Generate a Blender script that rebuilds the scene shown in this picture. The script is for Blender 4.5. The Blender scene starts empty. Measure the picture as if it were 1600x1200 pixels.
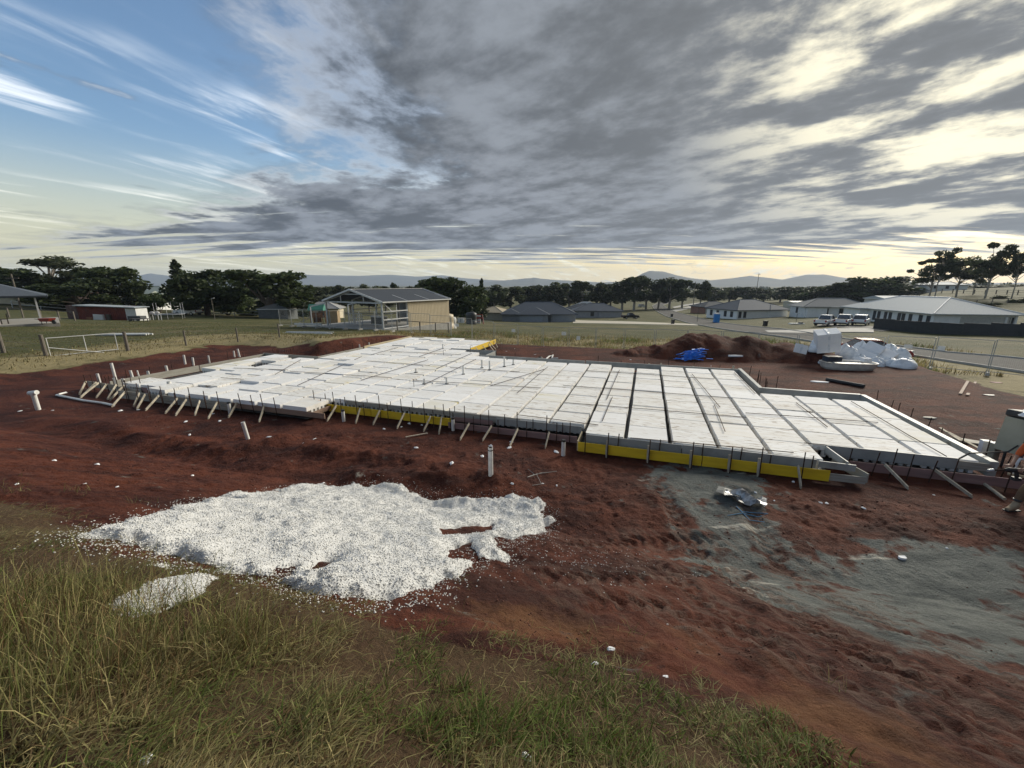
import bpy, math, random
import numpy as np
from mathutils import Vector, Matrix
random.seed(7); rng = np.random.default_rng(7)
R_ = math.radians
scn = bpy.context.scene
COL = scn.collection
# ------------------------------------------------------------------ camera
F = 630.0; PIT = math.atan(155 / F); CH = 4.66
cam = bpy.data.cameras.new('camera'); camo = bpy.data.objects.new('camera', cam); COL.objects.link(camo)
camo.location = (0, 0, CH); camo.rotation_euler = (math.pi / 2 - PIT, 0, 0)
cam.sensor_width = 36; cam.lens = 36 * F / 1600; cam.clip_start = 0.05; cam.clip_end = 30000
scn.camera = camo
# ------------------------------------------------------------------ render look
vs = scn.view_settings; vs.view_transform = 'Standard'; vs.look = 'None'; vs.gamma = 1; vs.exposure = 0.6; vs.use_curve_mapping = False
scn.cycles.use_denoising = True; scn.cycles.max_bounces = 4; scn.cycles.diffuse_bounces = 2; scn.cycles.glossy_bounces = 2; scn.cycles.transmission_bounces = 2; scn.cycles.volume_bounces = 1
scn.cycles.caustics_reflective = False; scn.cycles.caustics_refractive = False
# ------------------------------------------------------------------ sun
SUN_AZ, SUN_EL = R_(50), R_(25)
SUN = Vector((math.sin(SUN_AZ) * math.cos(SUN_EL), math.cos(SUN_AZ) * math.cos(SUN_EL), math.sin(SUN_EL)))
sl = bpy.data.lights.new('sun', 'SUN'); sl.energy = 3.2; sl.angle = R_(25); sl.color = (1, 0.93, 0.8)
so = bpy.data.objects.new('sun', sl); COL.objects.link(so); so.rotation_euler = (-SUN).to_track_quat('-Z', 'Y').to_euler(); so.location = (40, 40, 60)

# ------------------------------------------------------------------ node helper
class NT:
    def __init__(s, tree): s.t = tree; s.n = tree.nodes; s.l = tree.links; s.n.clear()
    def new(s, ty, **k):
        o = s.n.new(ty)
        for a, b in k.items(): setattr(o, a, b)
        return o
    def put(s, sock, v):
        if v is None: return
        if hasattr(v, 'default_value') or hasattr(v, 'is_output'): s.l.new(v, sock)
        elif isinstance(v, (tuple, list)):
            n = len(sock.default_value); v = tuple(v) + (1,) * (n - len(v)); sock.default_value = v[:n]
        else: sock.default_value = v
    def m(s, op, a, b=None, c=None, clamp=False):
        o = s.new('ShaderNodeMath', operation=op, use_clamp=clamp)
        for i, v in enumerate((a, b, c)): s.put(o.inputs[i], v)
        return o.outputs[0]
    def vm(s, op, a, b=None, sc=None):
        o = s.new('ShaderNodeVectorMath', operation=op); s.put(o.inputs[0], a); s.put(o.inputs[1], b)
        if sc is not None: s.put(o.inputs[3], sc)
        return o.outputs['Value'] if op in ('DOT_PRODUCT', 'LENGTH') else o.outputs[0]
    def noise(s, vec, scale, detail=5, rough=0.55, dist=0.0, fac=True):
        o = s.new('ShaderNodeTexNoise'); s.put(o.inputs['Vector'], vec); o.inputs['Scale'].default_value = scale
        o.inputs['Detail'].default_value = detail; o.inputs['Roughness'].default_value = rough; o.inputs['Distortion'].default_value = dist
        return o.outputs[0] if fac else o.outputs[1]
    def mix(s, f, a, b, bt='MIX'):
        o = s.new('ShaderNodeMix', data_type='RGBA', blend_type=bt); s.put(o.inputs[0], f); s.put(o.inputs[6], a); s.put(o.inputs[7], b)
        return o.outputs[2]
    def ss(s, x, lo, hi, a=0.0, b=1.0):
        o = s.new('ShaderNodeMapRange', interpolation_type='SMOOTHSTEP', clamp=True)
        for i, v in enumerate((x, lo, hi, a, b)): s.put(o.inputs[i], v)
        return o.outputs[0]
    def mapping(s, vec, scale=(1, 1, 1), rot=(0, 0, 0), loc=(0, 0, 0)):
        o = s.new('ShaderNodeMapping'); s.put(o.inputs[0], vec); o.inputs[1].default_value = loc; o.inputs[2].default_value = rot; o.inputs[3].default_value = scale
        return o.outputs[0]

def aniso(vec, ang, sx_, sy_): return w.mapping(w.mapping(vec, rot=(0, 0, R_(-ang))), scale=(sx_, sy_, 1))
# ------------------------------------------------------------------ world: clear sky plus a layered cloud deck
world = bpy.data.worlds.new('World'); scn.world = world; world.use_nodes = True
w = NT(world.node_tree)
sky = w.new('ShaderNodeTexSky', sky_type='NISHITA', sun_disc=False, sun_elevation=R_(12), sun_rotation=SUN_AZ, air_density=1.0, dust_density=1.5, ozone_density=2.0)
d = w.new('ShaderNodeTexCoord').outputs['Generated']
sx = w.new('ShaderNodeSeparateXYZ'); w.put(sx.inputs[0], d)
dz = w.m('MAXIMUM', sx.outputs[2], 0.0)
den = w.m('ADD', dz, 0.02)
PX = w.m('DIVIDE', sx.outputs[0], den); PY = w.m('DIVIDE', sx.outputs[1], den)
cb = w.new('ShaderNodeCombineXYZ'); w.put(cb.inputs[0], PX); w.put(cb.inputs[1], PY); pp = cb.outputs[0]
# softened plane coords for texture (keeps detail from collapsing at the horizon)
den2 = w.m('ADD', dz, 0.09)
cb2 = w.new('ShaderNodeCombineXYZ'); w.put(cb2.inputs[0], w.m('DIVIDE', sx.outputs[0], den2)); w.put(cb2.inputs[1], w.m('DIVIDE', sx.outputs[1], den2)); p2 = cb2.outputs[0]
sdot = w.m('MAXIMUM', w.vm('DOT_PRODUCT', d, tuple(SUN)), 0.0)
glow = w.m('POWER', sdot, 9.0); glow2 = w.m('POWER', sdot, 2.6)
# clear sky
clear = w.mix(1.0, sky.outputs[0], (1.2, 1.32, 1.44, 1), 'MULTIPLY')
hz = w.ss(dz, 0.02, 0.27, 1.0, 0.0)
warm = w.mix(glow2, (5.6, 5.2, 3.4, 1), (9.6, 6.5, 1.7, 1))
clear = w.mix(w.m('MULTIPLY', hz, 0.88), clear, warm)
# cirrus streaks
cr = aniso(p2, 68, 0.42, 2.0)
cn = w.noise(cr, 1.6, 8, 0.62, 0.35)
cn2 = w.noise(aniso(p2, 68, 0.5, 1.0), 1.1, 3, 0.5)
cir = w.m('MULTIPLY', w.ss(cn, 0.47, 0.66), w.ss(cn2, 0.40, 0.56))
clear = w.mix(w.m('MULTIPLY', cir, 0.85), clear, w.mix(hz, (8.2, 8.6, 9.0, 1), (8.5, 8.2, 6.4, 1)))
# coverage of the deck (in units of the cloud height)
n1 = w.noise(p2, 1.1, 9, 0.62, 0.2)
n1c = w.m('MULTIPLY', w.m('SUBTRACT', n1, 0.5), 2.0)
covA = w.ss(w.m('ADD', w.m('ADD', PX, 1.0), w.m('MULTIPLY', n1c, 1.6)), -0.5, 0.55)
covB = w.ss(w.m('ADD', w.m('ADD', w.m('ADD', PY, -4.7), w.m('MULTIPLY', w.m('ADD', PX, 3.6), 0.55)), w.m('MULTIPLY', n1c, 3.0)), -0.4, 1.0)
cov = w.m('MAXIMUM', covA, covB)
far = w.m('ADD', PY, w.m('MULTIPLY', w.m('ABSOLUTE', w.m('ADD', PX, -1.0)), 0.5))
nb = w.noise(w.mapping(p2, scale=(0.25, 1.6, 1)), 2.2, 5, 0.6)
edge = w.ss(w.m('ADD', far, w.m('MULTIPLY', w.m('SUBTRACT', nb, 0.5), 30.0)), 10.5, 17.0, 1.0, 0.0)
cov = w.m('MULTIPLY', cov, edge)
# broken small clouds everywhere
br = w.ss(w.noise(aniso(p2, 62, 0.8, 1.6), 1.5, 6, 0.58), 0.60, 0.69)
cov = w.m('MAXIMUM', cov, w.m('MULTIPLY', br, 0.55))
# density / shading of the deck
tx = aniso(p2, -48, 0.95, 1.4)
den_n = w.noise(tx, 1.2, 10, 0.6, 0.15)
den_f = w.noise(p2, 3.6, 8, 0.62, 0.1)
dn = w.m('ADD', w.m('MULTIPLY', den_n, 0.74), w.m('MULTIPLY', den_f, 0.26))
light = w.ss(dn, 0.59, 0.40)
deck = w.mix(light, (0.50, 0.60, 0.76, 1), (1.85, 2.08, 2.42, 1))
rim = w.m('MULTIPLY', w.ss(cov, 0.15, 0.5), w.ss(cov, 0.98, 0.5))
deck = w.mix(w.m('MULTIPLY', rim, 0.6), deck, (5.2, 5.3, 5.5, 1))
hole = w.m('MULTIPLY', w.ss(dn, 0.54, 0.41), w.ss(glow, 0.20, 0.80))
deck = w.mix(w.m('MULTIPLY', glow2, 0.35), deck, (2.9, 2.9, 2.75, 1))
deck = w.mix(hole, deck, (8.2, 7.6, 5.7, 1))
skyc = w.mix(cov, clear, deck)
bg = w.new('ShaderNodeBackground'); w.put(bg.inputs[0], skyc); bg.inputs[1].default_value = 0.1
wo = w.new('ShaderNodeOutputWorld'); w.l.new(bg.outputs[0], wo.inputs[0])

# ------------------------------------------------------------------ slab frame and pixel -> place helpers
AZ = math.atan(212 / (F / math.cos(PIT)))
CA, SA = math.cos(AZ), math.sin(AZ)
def S(u, v, z=0.0): return Vector((u * CA + v * SA, -u * SA + v * CA, z))
def UW(x, y): return x * CA - y * SA, x * SA + y * CA
def ray(px, py):
    a = (px - 800) / F; b = (600 - py) / F
    return a, math.cos(PIT) + b * math.sin(PIT), -math.sin(PIT) + b * math.cos(PIT)
def onz(px, py, z=0.0):
    a, b, c = ray(px, py); t = (z - CH) / c
    return Vector((a * t, b * t, z))
def at(px, py, y):
    a, b, c = ray(px, py); t = y / b
    return Vector((a * t, y, CH + c * t))
def uwpx(px, py, z=0.45):
    p = onz(px, py, z); return UW(p.x, p.y)

# ------------------------------------------------------------------ noise + terrain
def _h(ix, iy, s):
    n = (ix.astype(np.int64) * 374761393 + iy.astype(np.int64) * 668265263 + s * 144665) & 0xffffffff
    n = ((n ^ (n >> 13)) * 1274126177) & 0xffffffff
    return ((n ^ (n >> 16)) & 0xffff) / 65535.0
def vn(x, y, s=0):
    x = np.asarray(x, float); y = np.asarray(y, float)
    xi = np.floor(x); yi = np.floor(y); fx = x - xi; fy = y - yi
    fx = fx * fx * (3 - 2 * fx); fy = fy * fy * (3 - 2 * fy)
    a = _h(xi, yi, s); b = _h(xi + 1, yi, s); c = _h(xi, yi + 1, s); e = _h(xi + 1, yi + 1, s)
    return (a + (b - a) * fx) * (1 - fy) + (c + (e - c) * fx) * fy
def fbm(x, y, s=0, o=4, g=0.5):
    r = 0; a = 1; t = 0
    for i in range(o):
        r = r + a * vn(np.asarray(x) * 2 ** i + 17.3 * i, np.asarray(y) * 2 ** i + 9.1 * i, s + i); t += a; a *= g
    return r / t
def sst(x, lo, hi):
    t = np.clip((np.asarray(x, float) - lo) / (hi - lo), 0, 1); return t * t * (3 - 2 * t)
def polysd(x, y, poly):
    """distance to a polygon, negative inside"""
    x = np.asarray(x, float); y = np.asarray(y, float)
    dmin = np.full(x.shape, 1e9); ins = np.zeros(x.shape, bool); n = len(poly)
    for i in range(n):
        x0, y0 = poly[i]; x1, y1 = poly[(i + 1) % n]
        ex, ey = x1 - x0, y1 - y0; L = ex * ex + ey * ey + 1e-12
        t = np.clip(((x - x0) * ex + (y - y0) * ey) / L, 0, 1)
        dmin = np.minimum(dmin, (x - x0 - t * ex) ** 2 + (y - y0 - t * ey) ** 2)
        c = ((y0 > y) != (y1 > y))
        with np.errstate(divide='ignore', invalid='ignore'):
            ins ^= c & (x < (x1 - x0) * (y - y0) / (y1 - y0 if y1 != y0 else 1e-12) + x0)
    dd = np.sqrt(dmin); return np.where(ins, -dd, dd)
CTRL = np.array([(24, 14, -.5), (32, 6, -.2), (17, 7, .6), (0, 0, 2.95), (-14, 3, 2.6), (14, -2, 2.7), (0, -25, 4.0), (-24.6, 23, .75), (-44, 38, 1.05), (-60, 61, -.7), (-16, 50, -.65), (-13, 31, 0.9), (6, 36, -1.2), (27, 26, -.75), (36, 34.5, -1.5),
    (53, 67, -1.8), (66, 64, -2.3), (48, 97, -4.3), (9.5, 120, -6.0), (40, 160, -6.0), (110, 95, -.6), (170, 150, 1.8), (260, 170, 5.0), (120, 200, -5.0), (-104, 90, 1.0), (-60, 130, -3.0), (-10, 200, -8), (-150, 160, -2), (60, 300, -8.5), (-100, 300, -8), (200, 330, -6)])
TA = np.array([-3.0, -1.3, -1.0, -0.35, 0.1, 0.5, 0.85, 1.05, 1.35, 3.0])
TY = np.array([15, 22, 30, 36, 50, 65, 85, 100, 125, 160, 200, 300, 650])
TZ = np.array([[1.6, 1.2, 1.1, 1.1, 1.2, 1.3, 1.5, 1.6, 1.4, 1, 0, -4, -8.5],
    [1.0, .8, 1.0, 1.05, .8, .4, .75, 1.0, .6, -1, -3, -6, -8.5], [1.0, .75, .8, .75, .2, -.7, -.9, -1.0, -1.8, -3.2, -4.5, -7.5, -8.5],
    [1.0, .85, .75, .35, -.65, -1.4, -2.5, -3.5, -5.2, -6.5, -7.6, -8.5, -8.5], [0, -.4, -.9, -1.2, -2.0, -2.7, -3.9, -4.75, -6.2, -7.0, -8, -8.5, -8.5],
    [-.3, -.6, -.9, -1.2, -1.9, -2.6, -3.6, -4.3, -5.0, -6.0, -6.8, -8, -8.5], [-.4, -.6, -1.1, -1.5, -1.7, -1.8, -2.4, -3.0, -3.6, -4.4, -5, -6.5, -8.5],
    [-.4, -.6, -.9, -1.2, -1.8, -2.3, -1.6, -.8, .6, 2.0, 2.6, 3.5, -6], [-.3, -.7, -.8, -.9, -1.4, -1.0, -.4, .3, 1.6, 3.2, 4.5, 5.5, -4], [-.3, -.5, -.5, -.3, 0, .6, 1.5, 2, 3, 4.5, 6, 7, -4]])
def nat(x, y):
    x = np.asarray(x, float); y = np.asarray(y, float)
    num = 0; dn_ = 0
    for cx, cy, cz in CTRL[:13]:
        k = 1.0 / ((x - cx) ** 2 + (y - cy) ** 2 + 30.0) ** 2
        num = num + k * cz; dn_ = dn_ + k
    zn = num / dn_
    yy = np.clip(y, 15, 650); ta = np.clip(x / np.maximum(y, 15), -3, 3)
    i = np.clip(np.searchsorted(TA, ta) - 1, 0, len(TA) - 2); f = np.clip((ta - TA[i]) / (TA[i + 1] - TA[i]), 0, 1); f = f * f * (3 - 2 * f)
    ly = np.log(yy); LY = np.log(TY); j = np.clip(np.searchsorted(LY, ly) - 1, 0, len(TY) - 2); g = np.clip((ly - LY[j]) / (LY[j + 1] - LY[j]), 0, 1)
    zt_ = (TZ[i, j] * (1 - g) + TZ[i, j + 1] * g) * (1 - f) + (TZ[i + 1, j] * (1 - g) + TZ[i + 1, j + 1] * g) * f
    b = sst(y, 16, 24)
    return zn * (1 - b) + zt_ * b
PAD = [(-29, 6.9), (15.5, 6.9), (15.6, 30.6), (6, 31.4), (-10, 30.7), (-20.0, 30.7), (-20.0, 25.0), (-20.6, 21.6), (-24.5, 20.8), (-29, 21.5)]
MOUND = [(13.0, 27.2, 4.2, 2.5, 1.6), (15.5, 26.6, 3.4, 2.2, 1.35), (17.6, 26.0, 2.8, 1.9, 1.05), (10.0, 27.8, 3.2, 1.6, .6), (19.3, 25.4, 2.2, 1.4, .65)]
def T(x, y, micro=False):
    x = np.asarray(x, float); y = np.asarray(y, float)
    u, v = x * CA - y * SA, x * SA + y * CA
    sd = polysd(u, v, PAD); dd = np.maximum(sd + 0.5 * (fbm(x * .9, y * .9, 7, 3) - .5) * (v > 12), 0)
    k = np.where((u < -21.5), 0.13 + .3 * sst(v, 19, 23) * sst(u, -25, -21.5), np.where(v < 10, 0.46, 0.85))
    n = nat(x, y)
    z = np.clip(n, -0.5 * dd, k * dd)
    for mx, my, ra, rb, h in MOUND:
        q = ((x - mx) / ra) ** 2 + ((y - my) / rb) ** 2
        z = np.where(q < 1, np.maximum(z, h * np.clip(1 - q ** .7, 0, 1) - 0.02 + 0.55 * (fbm(x * 1.5, y * 1.5, 5, 4, .6) - .5) * np.clip(1 - q, 0, 1) ** .4), z)
    return z
def Ts(x, y): return float(T(np.array([x]), np.array([y]))[0])
def G(px, py, dz_=0.0):
    """the place on the terrain seen at a point of the photograph"""
    a, b, c = ray(px, py)
    t = np.concatenate([np.arange(0.8, 60, 0.05), np.geomspace(60, 2500, 700)])
    zz = CH + c * t - T(a * t, b * t)
    i = int(np.argmax(zz < 0)) if (zz < 0).any() else len(t) - 1
    if i > 0:
        z0, z1 = zz[i - 1], zz[i]; tt = t[i - 1] + (t[i] - t[i - 1]) * z0 / (z0 - z1 + 1e-9)
    else: tt = t[0]
    p = Vector((a * tt, b * tt, 0)); p.z = Ts(p.x, p.y) + dz_
    return p

# ------------------------------------------------------------------ materials
MATS = {}
def mat(name, c, c2=None, scale=4.0, rough=0.75, bump=0.0, bscale=40.0, metal=0.0, stretch=(1, 1, 1), orand=0.0, lo=0.35, hi=0.7, spec=0.5, c3=None, s3=1.0, lo3=.6, hi3=.72, detail=6):
    if name in MATS: return MATS[name]
    m = bpy.data.materials.new(name); m.use_nodes = True; t = NT(m.node_tree)
    co = t.new('ShaderNodeTexCoord').outputs['Object']
    oi = t.new('ShaderNodeObjectInfo')
    vec = t.vm('ADD', co, t.vm('SCALE', (13.1, 7.7, 3.3), None, oi.outputs['Random'])) if True else co
    v2 = t.mapping(vec, scale=stretch)
    col = t.mix(t.ss(t.noise(v2, scale, detail, 0.6), lo, hi), c, c2 if c2 else tuple(k * 0.8 for k in c))
    if c3: col = t.mix(t.ss(t.noise(v2, s3, 5, 0.6), lo3, hi3), col, c3)
    if orand:
        f = t.m('ADD', t.m('MULTIPLY', oi.outputs['Random'], orand), 1 - orand / 2)
        col = t.vm('SCALE', col, None, f)
    b = t.new('ShaderNodeBsdfPrincipled'); t.put(b.inputs['Base Color'], col); b.inputs['Roughness'].default_value = rough; b.inputs['Metallic'].default_value = metal; b.inputs['Specular IOR Level'].default_value = spec
    if bump:
        bn = t.new('ShaderNodeBump'); bn.inputs['Strength'].default_value = bump; bn.inputs['Distance'].default_value = 0.02
        t.put(bn.inputs['Height'], t.noise(v2, bscale, 5, 0.6)); t.l.new(bn.outputs[0], b.inputs['Normal'])
    o = t.new('ShaderNodeOutputMaterial'); t.l.new(b.outputs[0], o.inputs[0])
    MATS[name] = m; return m
def vmat(name, rough=0.8, trans=0.0, spec=0.3):
    m = bpy.data.materials.new(name); m.use_nodes = True; t = NT(m.node_tree)
    a = t.new('ShaderNodeAttribute', attribute_name='Col')
    b = t.new('ShaderNodeBsdfPrincipled'); t.l.new(a.outputs['Color'], b.inputs['Base Color']); b.inputs['Roughness'].default_value = rough; b.inputs['Specular IOR Level'].default_value = spec
    o = t.new('ShaderNodeOutputMaterial'); sh = b.outputs[0]
    if trans:
        tr = t.new('ShaderNodeBsdfTranslucent'); t.l.new(a.outputs['Color'], tr.inputs[0])
        mx = t.new('ShaderNodeMixShader'); mx.inputs[0].default_value = trans; t.l.new(sh, mx.inputs[1]); t.l.new(tr.outputs[0], mx.inputs[2]); sh = mx.outputs[0]
    t.l.new(sh, o.inputs[0]); MATS[name] = m; return m
GRASSM = vmat('grass_blades', 0.7, 0.3); LEAFM = vmat('leaves', 0.65, 0.32); GRAINM = vmat('grains', 0.8, 0.0, 0.3)
# ground material, driven by what lies where (soil, gravel, grass)
def ground_material():
    m = bpy.data.materials.new('ground'); m.use_nodes = True; t = NT(m.node_tree)
    co = t.new('ShaderNodeTexCoord').outputs['Object']
    def at_(n): return t.new('ShaderNodeAttribute', attribute_name=n).outputs['Fac']
    n_s = t.noise(co, 0.55, 8, 0.62); n_f = t.noise(co, 9, 8, 0.7); n_m = t.noise(co, 2.3, 6, 0.6)
    def edge(a, w_=0.55, s=0.16): return t.ss(t.m('ADD', a, t.m('MULTIPLY', t.m('SUBTRACT', n_m, 0.5), w_)), 0.5 - s, 0.5 + s)
    soil = t.mix(t.ss(n_s, 0.38, 0.66), (0.043, 0.0115, 0.0075, 1), (0.112, 0.033, 0.0175, 1))
    soil = t.mix(t.ss(n_f, 0.45, 0.75), soil, (0.13, 0.044, 0.027, 1))
    soil = t.mix(t.ss(n_f, 0.44, 0.27), soil, (0.022, 0.007, 0.0055, 1))
    soil = t.mix(t.m('MULTIPLY', t.ss(t.noise(t.mapping(co, scale=(.45, 1.3, 1)), 0.8, 7, 0.65), 0.50, 0.62), .75), soil, (0.030, 0.0105, 0.0085, 1))
    soil = t.mix(t.m('MULTIPLY', t.ss(t.noise(co, 48, 4, 0.7), 0.52, 0.75), .6), soil, (0.15, 0.062, 0.042, 1))
    tan = t.mix(n_f, (0.14, 0.058, 0.025, 1), (0.26, 0.135, 0.06, 1))
    soil = t.mix(t.m('MULTIPLY', edge(at_('tan'), 1.6, 0.3), 0.6), soil, tan)
    grav = t.mix(t.noise(co, 26, 6, 0.75), (0.05, 0.056, 0.053, 1), (0.22, 0.235, 0.22, 1))
    grav = t.mix(t.ss(t.noise(t.mapping(co, scale=(0.6, 1.8, 1), rot=(0, 0, 0.5)), 1.3, 6, 0.6), 0.46, 0.64), grav, (0.075, 0.085, 0.083, 1))
    grav = t.mix(t.ss(t.noise(t.mapping(co, scale=(0.35, 2.2, 1), rot=(0, 0, 0.12)), 1.0, 4, 0.5), 0.63, 0.67), grav, (0.4, 0.39, 0.34, 1))
    soil = t.mix(edge(at_('gravel'), 2.6, 0.2), soil, grav)
    stk = t.mapping(t.mapping(co, rot=(0, 0, R_(68))), scale=(.5, 3.0, 1))
    smear = t.mix(t.noise(co, 38, 5, .7), (0.06, 0.03, 0.022, 1), (0.21, 0.145, 0.115, 1))
    soil = t.mix(t.m('MULTIPLY', t.m('MULTIPLY', at_('track'), t.ss(t.noise(stk, 2.6, 7, .68), .46, .6)), .8), soil, smear)
    soil = t.mix(t.m('MULTIPLY', t.m('MULTIPLY', at_('track'), t.ss(t.noise(stk, 5.5, 6, .65), .56, .66)), .85), soil, (0.028, 0.014, 0.011, 1))
    lawn = t.mix(n_s, (0.062, 0.075, 0.024, 1), (0.115, 0.108, 0.042, 1))
    lawn = t.mix(t.ss(t.noise(co, 0.18, 6, 0.6), 0.45, 0.65), lawn, (0.17, 0.145, 0.07, 1))
    lawn = t.mix(t.m('MULTIPLY', n_f, 0.6), lawn, (0.05, 0.052, 0.022, 1))
    dry = t.mix(n_f, (0.22, 0.18, 0.09, 1), (0.36, 0.305, 0.165, 1))
    dry = t.mix(t.ss(n_s, 0.5, 0.68), dry, (0.12, 0.105, 0.045, 1))
    lawn = t.mix(edge(at_('dry'), 0.8, 0.3), lawn, dry)
    thatch = t.mix(t.noise(co, 30, 6, .7), (0.028, 0.016, 0.009, 1), (0.15, 0.095, 0.05, 1))
    thatch = t.mix(t.ss(n_s, .5, .62), thatch, (0.045, 0.02, 0.013, 1))
    lawn = t.mix(at_('thatch'), lawn, thatch)
    col = t.mix(edge(at_('soil'), 0.7, 0.12), lawn, soil)
    b = t.new('ShaderNodeBsdfPrincipled'); t.put(b.inputs['Base Color'], col); b.inputs['Roughness'].default_value = 0.9; b.inputs['Specular IOR Level'].default_value = 0.18
    bn = t.new('ShaderNodeBump'); bn.inputs['Strength'].default_value = 0.95; bn.inputs['Distance'].default_value = 0.07
    t.put(bn.inputs['Height'], t.m('ADD', t.noise(co, 16, 8, 0.72), t.m('MULTIPLY', n_m, 1.2))); t.l.new(bn.outputs[0], b.inputs['Normal'])
    o = t.new('ShaderNodeOutputMaterial'); t.l.new(b.outputs[0], o.inputs[0]); return m

# ------------------------------------------------------------------ mesh builder
def newobj(name, me, m, parent=None, loc=None, rz=0.0):
    o = bpy.data.objects.new(name, me); COL.objects.link(o)
    if m is not None and len(me.materials) == 0: me.materials.append(m)
    if parent is not None: o.parent = parent
    if loc is not None: o.location = loc
    if rz: o.rotation_euler = (0, 0, rz)
    return o
def tag(o, label, cat, group=None, kind=None):
    if label: o['label'] = label
    if cat: o['category'] = cat
    if group: o['group'] = group
    if kind: o['kind'] = kind
    return o
def thing(name, label, cat, loc=(0, 0, 0), rz=0.0, group=None):
    o = bpy.data.objects.new(name, None); COL.objects.link(o); o.location = loc; o.rotation_euler = (0, 0, rz); o.empty_display_size = 0.2
    return tag(o, label, cat, group)
class MB:
    def __init__(s): s.v = []; s.f = []
    def add(s, v, f):
        k = len(s.v); s.v += [tuple(p) for p in v]; s.f += [tuple(i + k for i in q) for q in f]; return s
    def box(s, x0, x1, y0, y1, z0, z1, M=None, ch=0.0):
        v = [(x, y, z) for z in (z0, z1) for x, y in ((x0, y0), (x1, y0), (x1, y1), (x0, y1))]
        if ch: v = v[:4] + [(x + (ch if i in (0, 3) else -ch), y + (ch if i in (0, 1) else -ch), z) for i, (x, y, z) in enumerate(v[4:])]
        if M is not None: v = [M @ Vector(p) for p in v]
        return s.add(v, [(3, 2, 1, 0), (4, 5, 6, 7), (0, 1, 5, 4), (1, 2, 6, 5), (2, 3, 7, 6), (3, 0, 4, 7)])
    def bar(s, p, q, a, b, up=(0, 0, 1), taper=1.0):
        p = Vector(p); q = Vector(q); dr = (q - p).normalized(); up = Vector(up)
        sd = dr.cross(up)
        if sd.length < 1e-4: sd = dr.cross(Vector((0, 1, 0)))
        sd.normalize(); up = sd.cross(dr)
        v = []
        for c, k in ((p, 1.0), (q, taper)):
            for i, j in ((-1, -1), (1, -1), (1, 1), (-1, 1)): v.append(c + sd * (i * a * k / 2) + up * (j * b * k / 2))
        return s.add(v, [(3, 2, 1, 0), (4, 5, 6, 7), (0, 1, 5, 4), (1, 2, 6, 5), (2, 3, 7, 6), (3, 0, 4, 7)])
    def tube(s, pts, r, n=8, cap=True):
        pts = [Vector(p) for p in pts]; rs = r if isinstance(r, (list, tuple)) else [r] * len(pts)
        rings = []; prev = None
        for i, p in enumerate(pts):
            a = pts[max(i - 1, 0)]; b = pts[min(i + 1, len(pts) - 1)]; dr = (b - a).normalized()
            if prev is None:
                sd = dr.orthogonal().normalized()
            else:
                sd = (prev - dr * prev.dot(dr)).normalized()
            prev = sd; up = dr.cross(sd)
            rings.append([p + (sd * math.cos(2 * math.pi * k / n) + up * math.sin(2 * math.pi * k / n)) * rs[i] for k in range(n)])
        v = [q for rg in rings for q in rg]; f = []
        for i in range(len(pts) - 1):
            for k in range(n):
                k2 = (k + 1) % n; f.append((i * n + k, i * n + k2, (i + 1) * n + k2, (i + 1) * n + k))
        if cap: f += [tuple(range(n - 1, -1, -1)), tuple(range((len(pts) - 1) * n, len(pts) * n))]
        return s.add(v, f)
    def prism(s, prof, y0, y1, M=None, inset=0.0):
        """profile in x,z extruded in y"""
        n = len(prof); v = [(x, y0, z) for x, z in prof] + [(x, y1, z) for x, z in prof]
        if M is not None: v = [M @ Vector(p) for p in v]
        f = [tuple(range(n)), tuple(range(2 * n - 1, n - 1, -1))] + [(i + n, (i + 1) % n + n, (i + 1) % n, i) for i in range(n)]
        return s.add(v, f)
    def mesh(s, name, smooth=False):
        me = bpy.data.meshes.new(name); me.from_pydata([tuple(p) for p in s.v], [], s.f); me.update()
        if smooth: me.polygons.foreach_set('use_smooth', [True] * len(me.polygons))
        return me
    def build(s, name, m, parent=None, loc=None, rz=0.0, smooth=False, bevel=0.0):
        o = newobj(name, s.mesh(name, smooth), m, parent, loc, rz)
        if bevel:
            b = o.modifiers.new('bevel', 'BEVEL'); b.width = bevel; b.segments = 2; b.limit_method = 'ANGLE'
        return o
def npmesh(name, V, Fc, col=None, smooth=False, quads=False):
    me = bpy.data.meshes.new(name); k = Fc.shape[1]
    me.vertices.add(len(V)); me.vertices.foreach_set('co', np.ascontiguousarray(V, dtype=np.float32).ravel())
    me.loops.add(Fc.size); me.loops.foreach_set('vertex_index', np.ascontiguousarray(Fc, dtype=np.int32).ravel())
    me.polygons.add(len(Fc)); me.polygons.foreach_set('loop_start', np.arange(0, Fc.size, k, dtype=np.int32))
    if smooth: me.polygons.foreach_set('use_smooth', np.ones(len(Fc), bool))
    me.update(calc_edges=True)
    if col is not None:
        a = me.color_attributes.new('Col', 'FLOAT_COLOR', 'POINT')
        c4 = np.ones((len(V), 4), np.float32); c4[:, :3] = col; a.data.foreach_set('color', c4.ravel())
    return me
def copy_tree(o, parent=None):
    c = o.copy(); COL.objects.link(c)
    if parent is not None: c.parent = parent
    for ch in list(o.children): copy_tree(ch, c)
    return c

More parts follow.
